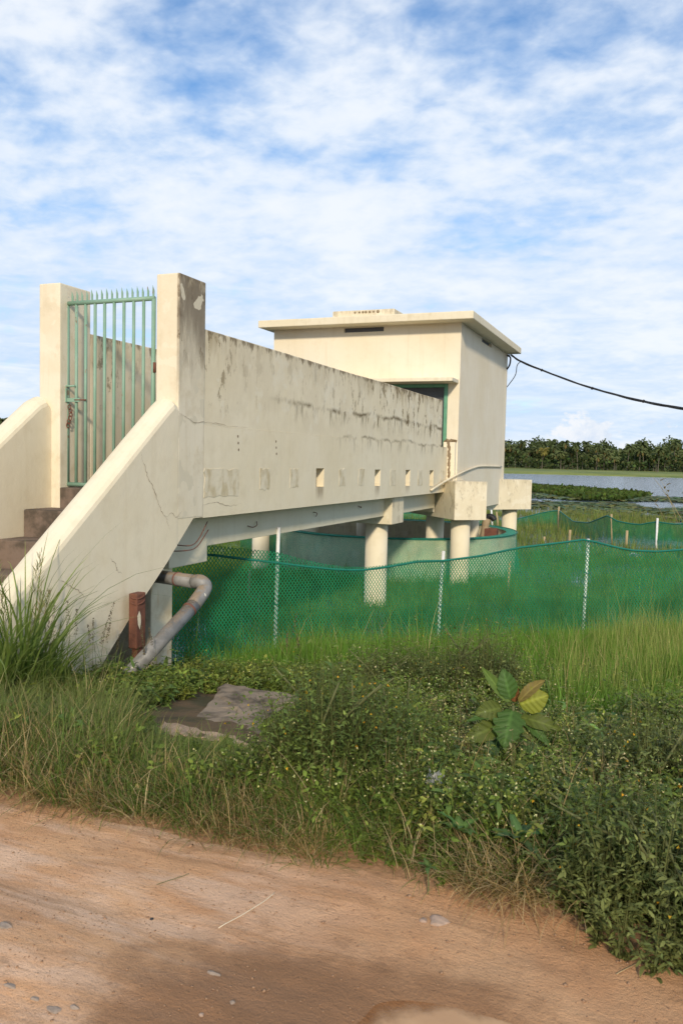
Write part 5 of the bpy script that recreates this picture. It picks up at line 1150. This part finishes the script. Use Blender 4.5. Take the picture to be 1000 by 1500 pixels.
tag(v.build('lily_pads', M['far_leaf']), 'scattered flat lily pads on the lake', 'lily pads', kind='stuff')
# floating weed patches in the shallows by the well
v = Veg(); P = scatter(1500, -13, 5, 13, 34, margin=80, keep=lambda X, Y: nz2(X, Y, 0.5, 95) < -0.45)
a = rng.uniform(0, 6.28, len(P)); P[:, 2] = WATER+0.012; r_ = rng.uniform(0.05, 0.13, len(P))
v.leaves(P, np.stack([np.cos(a), np.sin(a), 0*a], 1), np.tile([0, 0, 1.0], (len(P), 1)), r_*2, r_*2, pal([(0.10, 0.15, 0.06), (0.14, 0.18, 0.08)], len(P)), 0.0)
tag(v.build('floating_weed', M['far_leaf']), 'small floating leaves on the shallow water around the well', 'water plants', kind='stuff')
# dry reed stalks at the right border
v = Veg()
for px_, py_, L_, ln, az_ in ((1003, 770, 3.2, 0.55, 2.9), (992, 768, 2.6, 0.35, 2.7), (1012, 772, 3.0, 0.2, 2.5), (975, 765, 1.8, 0.5, 2.9)):
    p = onZ(px_, py_, WATER); v.blades(p[None], np.array([az_]), np.array([L_]), np.array([0.05]), np.array([ln]), np.array([0.25]), np.array([[0.30, 0.24, 0.11]]), 6)
    for q_ in range(5):
        t = 0.35+0.13*q_; b = p+np.array([math.cos(az_)*math.sin(ln)*L_*t, math.sin(az_)*math.sin(ln)*L_*t, math.cos(ln)*L_*t]); v.leaves(b[None], np.array([[math.cos(az_+q_), math.sin(az_+q_), 0.7]]), np.array([[0.1, 0.2, 1]]), np.array([0.35]), np.array([0.10]), np.array([[0.30, 0.20, 0.08]]))
tag(v.build('dry_reeds', M['grass']), 'tall dry reed stalks rising from the shallows at the right border', 'reeds')

# ------------------------------------------------------------------ far trees
def palm_mesh(seed, H, nf, FLn, tone):
    rr = np.random.default_rng(seed); vv = Veg(); lean = rr.uniform(0, 0.12); la = rr.uniform(0, 6.28); top = np.array([math.cos(la)*lean*H, math.sin(la)*lean*H, H])
    for k in range(nf):
        az = 2.4*k+rr.normal(0, 0.25); el = 1.25-1.75*(k/nf)+rr.normal(0, 0.12); Ln = FLn*rr.uniform(0.85, 1.1); ns_ = 7; p = top.copy(); ang = el; d0 = np.array([math.cos(az), math.sin(az), 0]); sd = np.array([-math.sin(az), math.cos(az), 0]); pts = [p.copy()]
        for i in range(ns_): p = p+(d0*math.cos(ang)+np.array([0, 0, math.sin(ang)]))*Ln/ns_; pts.append(p.copy()); ang -= 0.30
        pts = np.array(pts); f = np.linspace(0, 1, ns_+1); w = 0.85*np.sin(math.pi*np.clip(0.12+0.85*f, 0, 1))**0.7
        c = np.array(tone)*np.exp(rr.normal(0, 0.22)); c = c if k < nf*0.85 else np.array([0.20, 0.155, 0.06])
        for s in (-1, 1):
            out = pts+sd*s*w[:, None]*0.75-np.array([0, 0, 1])*w[:, None]*0.75
            out[1:-1:2] -= sd*s*w[1:-1:2, None]*0.3
            V = np.concatenate([pts, out]); m = ns_+1; T = []
            for i in range(ns_): T += [(i, i+1, m+i+1), (i, m+i+1, m+i)]
            vv.add(V, np.array(T), np.repeat(c[None], len(V), 0)*np.exp(rr.normal(0, 0.1, (len(V), 1))))
    return np_mesh('palm_crown', np.concatenate(vv.V), np.concatenate(vv.T), np.concatenate(vv.K)), top
palms = []
for i, (H, nf_, FL_, tone) in enumerate(((9.5, 22, 3.6, (0.10, 0.125, 0.05)), (11.5, 24, 3.9, (0.085, 0.11, 0.045)), (7.5, 20, 3.6, (0.115, 0.14, 0.055)), (12.8, 22, 3.7, (0.09, 0.115, 0.05)), (9.0, 22, 3.6, (0.20, 0.18, 0.05)))):
    cm, top = palm_mesh(100+i, H, nf_, FL_, tone); bm = bmesh.new(); tube('', [(0, 0, -0.6), tuple(top*np.array([0.2, 0.2, 0.4])), tuple(top*np.array([0.55, 0.55, 0.75])), tuple(top)], [0.24, 0.17, 0.14, 0.12], None, bm=bm, seg=7)
    tm = bpy.data.meshes.new('palm_trunk'); bm.to_mesh(tm); bm.free(); cm.materials.append(M['far_leaf']); tm.materials.append(M['trunk']); palms.append((cm, tm))
def crown_mesh(seed, R, Hh, n, tone):
    rr = np.random.default_rng(seed); vv = Veg(); nb_ = 13; cen = rr.normal(0, 1, (nb_, 3)); cen /= np.linalg.norm(cen, axis=1, keepdims=True); cen *= rr.uniform(0.25, 0.8, (nb_, 1)); k = rr.integers(0, nb_, n)
    q_ = rr.normal(0, 1, (n, 3)); q_ /= np.linalg.norm(q_, axis=1, keepdims=True); q_ *= rr.uniform(0.75, 1.0, (n, 1))*0.42; Q = (cen[k]+q_)*np.array([R, R, Hh*0.42])+np.array([0, 0, Hh*0.62])
    cc = np.array(tone)[None]*np.exp(rr.normal(0, 0.13, nb_))[k][:, None]*np.exp(rr.normal(0, 0.2, (n, 1)))
    vv.leaves(Q, rr.normal(size=(n, 3)), rr.normal(size=(n, 3)), np.full(n, 0.95), np.full(n, 0.7), cc, 0.1)
    me = np_mesh('tree_crown', np.concatenate(vv.V), np.concatenate(vv.T), np.concatenate(vv.K)); me.materials.append(M['far_leaf']); return me
btree = []
for i, (R, Hh, tone) in enumerate(((4.6, 10.5, (0.055, 0.085, 0.03)), (5.5, 12, (0.07, 0.095, 0.035)), (3.6, 8.0, (0.065, 0.10, 0.035)))):
    cm = crown_mesh(200+i, R, Hh, 900, tone); bm = bmesh.new()
    tube('', [(0, 0, -0.6), (0.1, 0, Hh*0.3), (0.3, 0.2, Hh*0.6)], [0.35, 0.25, 0.12], None, bm=bm, seg=7)
    for a_ in (0.3, 2.2, 4.4): tube('', [(0.1, 0, Hh*0.3), (math.cos(a_)*R*0.3, math.sin(a_)*R*0.3, Hh*0.5), (math.cos(a_)*R*0.5, math.sin(a_)*R*0.5, Hh*0.66)], [0.18, 0.12, 0.05], None, bm=bm, seg=6)
    tm = bpy.data.meshes.new('tree_trunk'); bm.to_mesh(tm); bm.free(); tm.materials.append(M['trunk']); btree.append((cm, tm))
def place_tree(kind, protos, i, az, rad, s, label, cat, group, name):
    z = -0.4 if rad < shore_r(az)+160 else -0.35+(rad-shore_r(az)-150)*0.0214
    e = empty(name, polar(az, rad, z), label, cat, group); e.rotation_euler = (0, 0, random.uniform(0, 6.28)); e.scale = (s, s, s)
    for nm, me in (('crown', protos[i][0]), ('trunk', protos[i][1])):
        o = bpy.data.objects.new(nm, me); C.objects.link(o); o.parent = e
def azpx(px_): return math.atan((px_-500)/FPX)-math.radians(22.0)
rt = random.Random(9)
PLAB = 'tall coconut palm in the dense green belt across the lake'; BLAB = 'rounded broad-leaved tree among the palms across the lake'
for px0_, px1_, cnt, nb_ in ((-110, 62, 26, 10), (690, 1130, 105, 50)):
    for k in range(cnt):
        az = azpx(px0_+(px1_-px0_)*(k+rt.random())/cnt); place_tree('p', palms, rt.choice((0, 1, 2, 2, 3)) , az, shore_r(az)+150+rt.random()**1.3*55, rt.choice((rt.uniform(0.62, 0.85), rt.uniform(0.8, 1.0), rt.uniform(0.9, 1.12))), PLAB, 'palm tree', 'coconut palms across the lake', 'coconut_palm')
    for k in range(nb_):
        az = azpx(px0_+(px1_-px0_)*(k+rt.random())/nb_); place_tree('b', btree, rt.choice((0, 1, 2)), az, shore_r(az)+165+rt.random()*60, rt.uniform(0.75, 1.3), BLAB, 'tree', 'broad-leaved trees across the lake', 'broadleaf_tree')
az = azpx(940); place_tree('b', btree, 1, az, shore_r(az)+215, 1.28, 'tall round-headed tree rising above the palm belt at right', 'tree', None, 'broadleaf_tree')
for q_, s_ in ((745, 1.25), (785, 1.3), (835, 1.35), (868, 1.2), (985, 1.3), (1040, 1.4), (1090, 1.25)):
    az = azpx(q_); place_tree('b', btree, rt.choice((0, 1, 2)), az, shore_r(az)+205+rt.random()*15, s_*rt.uniform(0.95, 1.1), BLAB, 'tree', 'broad-leaved trees across the lake', 'broadleaf_tree')
az = azpx(793); place_tree('p', palms, 4, az, shore_r(az)+149, 0.95, 'yellowing coconut palm at the front of the belt right of the pump house', 'palm tree', None, 'coconut_palm')
az = azpx(5); place_tree('p', palms, 3, az, shore_r(az)+150, 1.25, 'coconut palm peeking over the left stair wall at the left border', 'palm tree', None, 'coconut_palm')
# wood behind and undergrowth: one mass
v = Veg(); n = 52000; az = np.radians(rng.uniform(-62, 14, n)); row = rng.random(n)
rad = np.array([shore_r(a_) for a_ in az])+148+row*110; base = -0.4+np.maximum(0, row*110-2)*0.0214
hgt = (5.2+2.6*nz2(np.degrees(az)*1.0, row*3, 2.2, 51)+row*5.0)*rng.random(n)**0.55
v.leaves(np.stack([np.sin(az)*rad, np.cos(az)*rad, base+np.maximum(hgt, 0.2)], 1), rng.normal(size=(n, 3)), rng.normal(size=(n, 3)), np.full(n, 1.5), np.full(n, 1.1), pal([(0.055, 0.08, 0.03), (0.07, 0.10, 0.035), (0.045, 0.068, 0.028), (0.095, 0.115, 0.045)], n, 0.2), 0.1)
tag(v.build('far_wood', M['far_leaf']), 'dark green wood and undergrowth behind the palms across the lake', 'wood', kind='stuff')
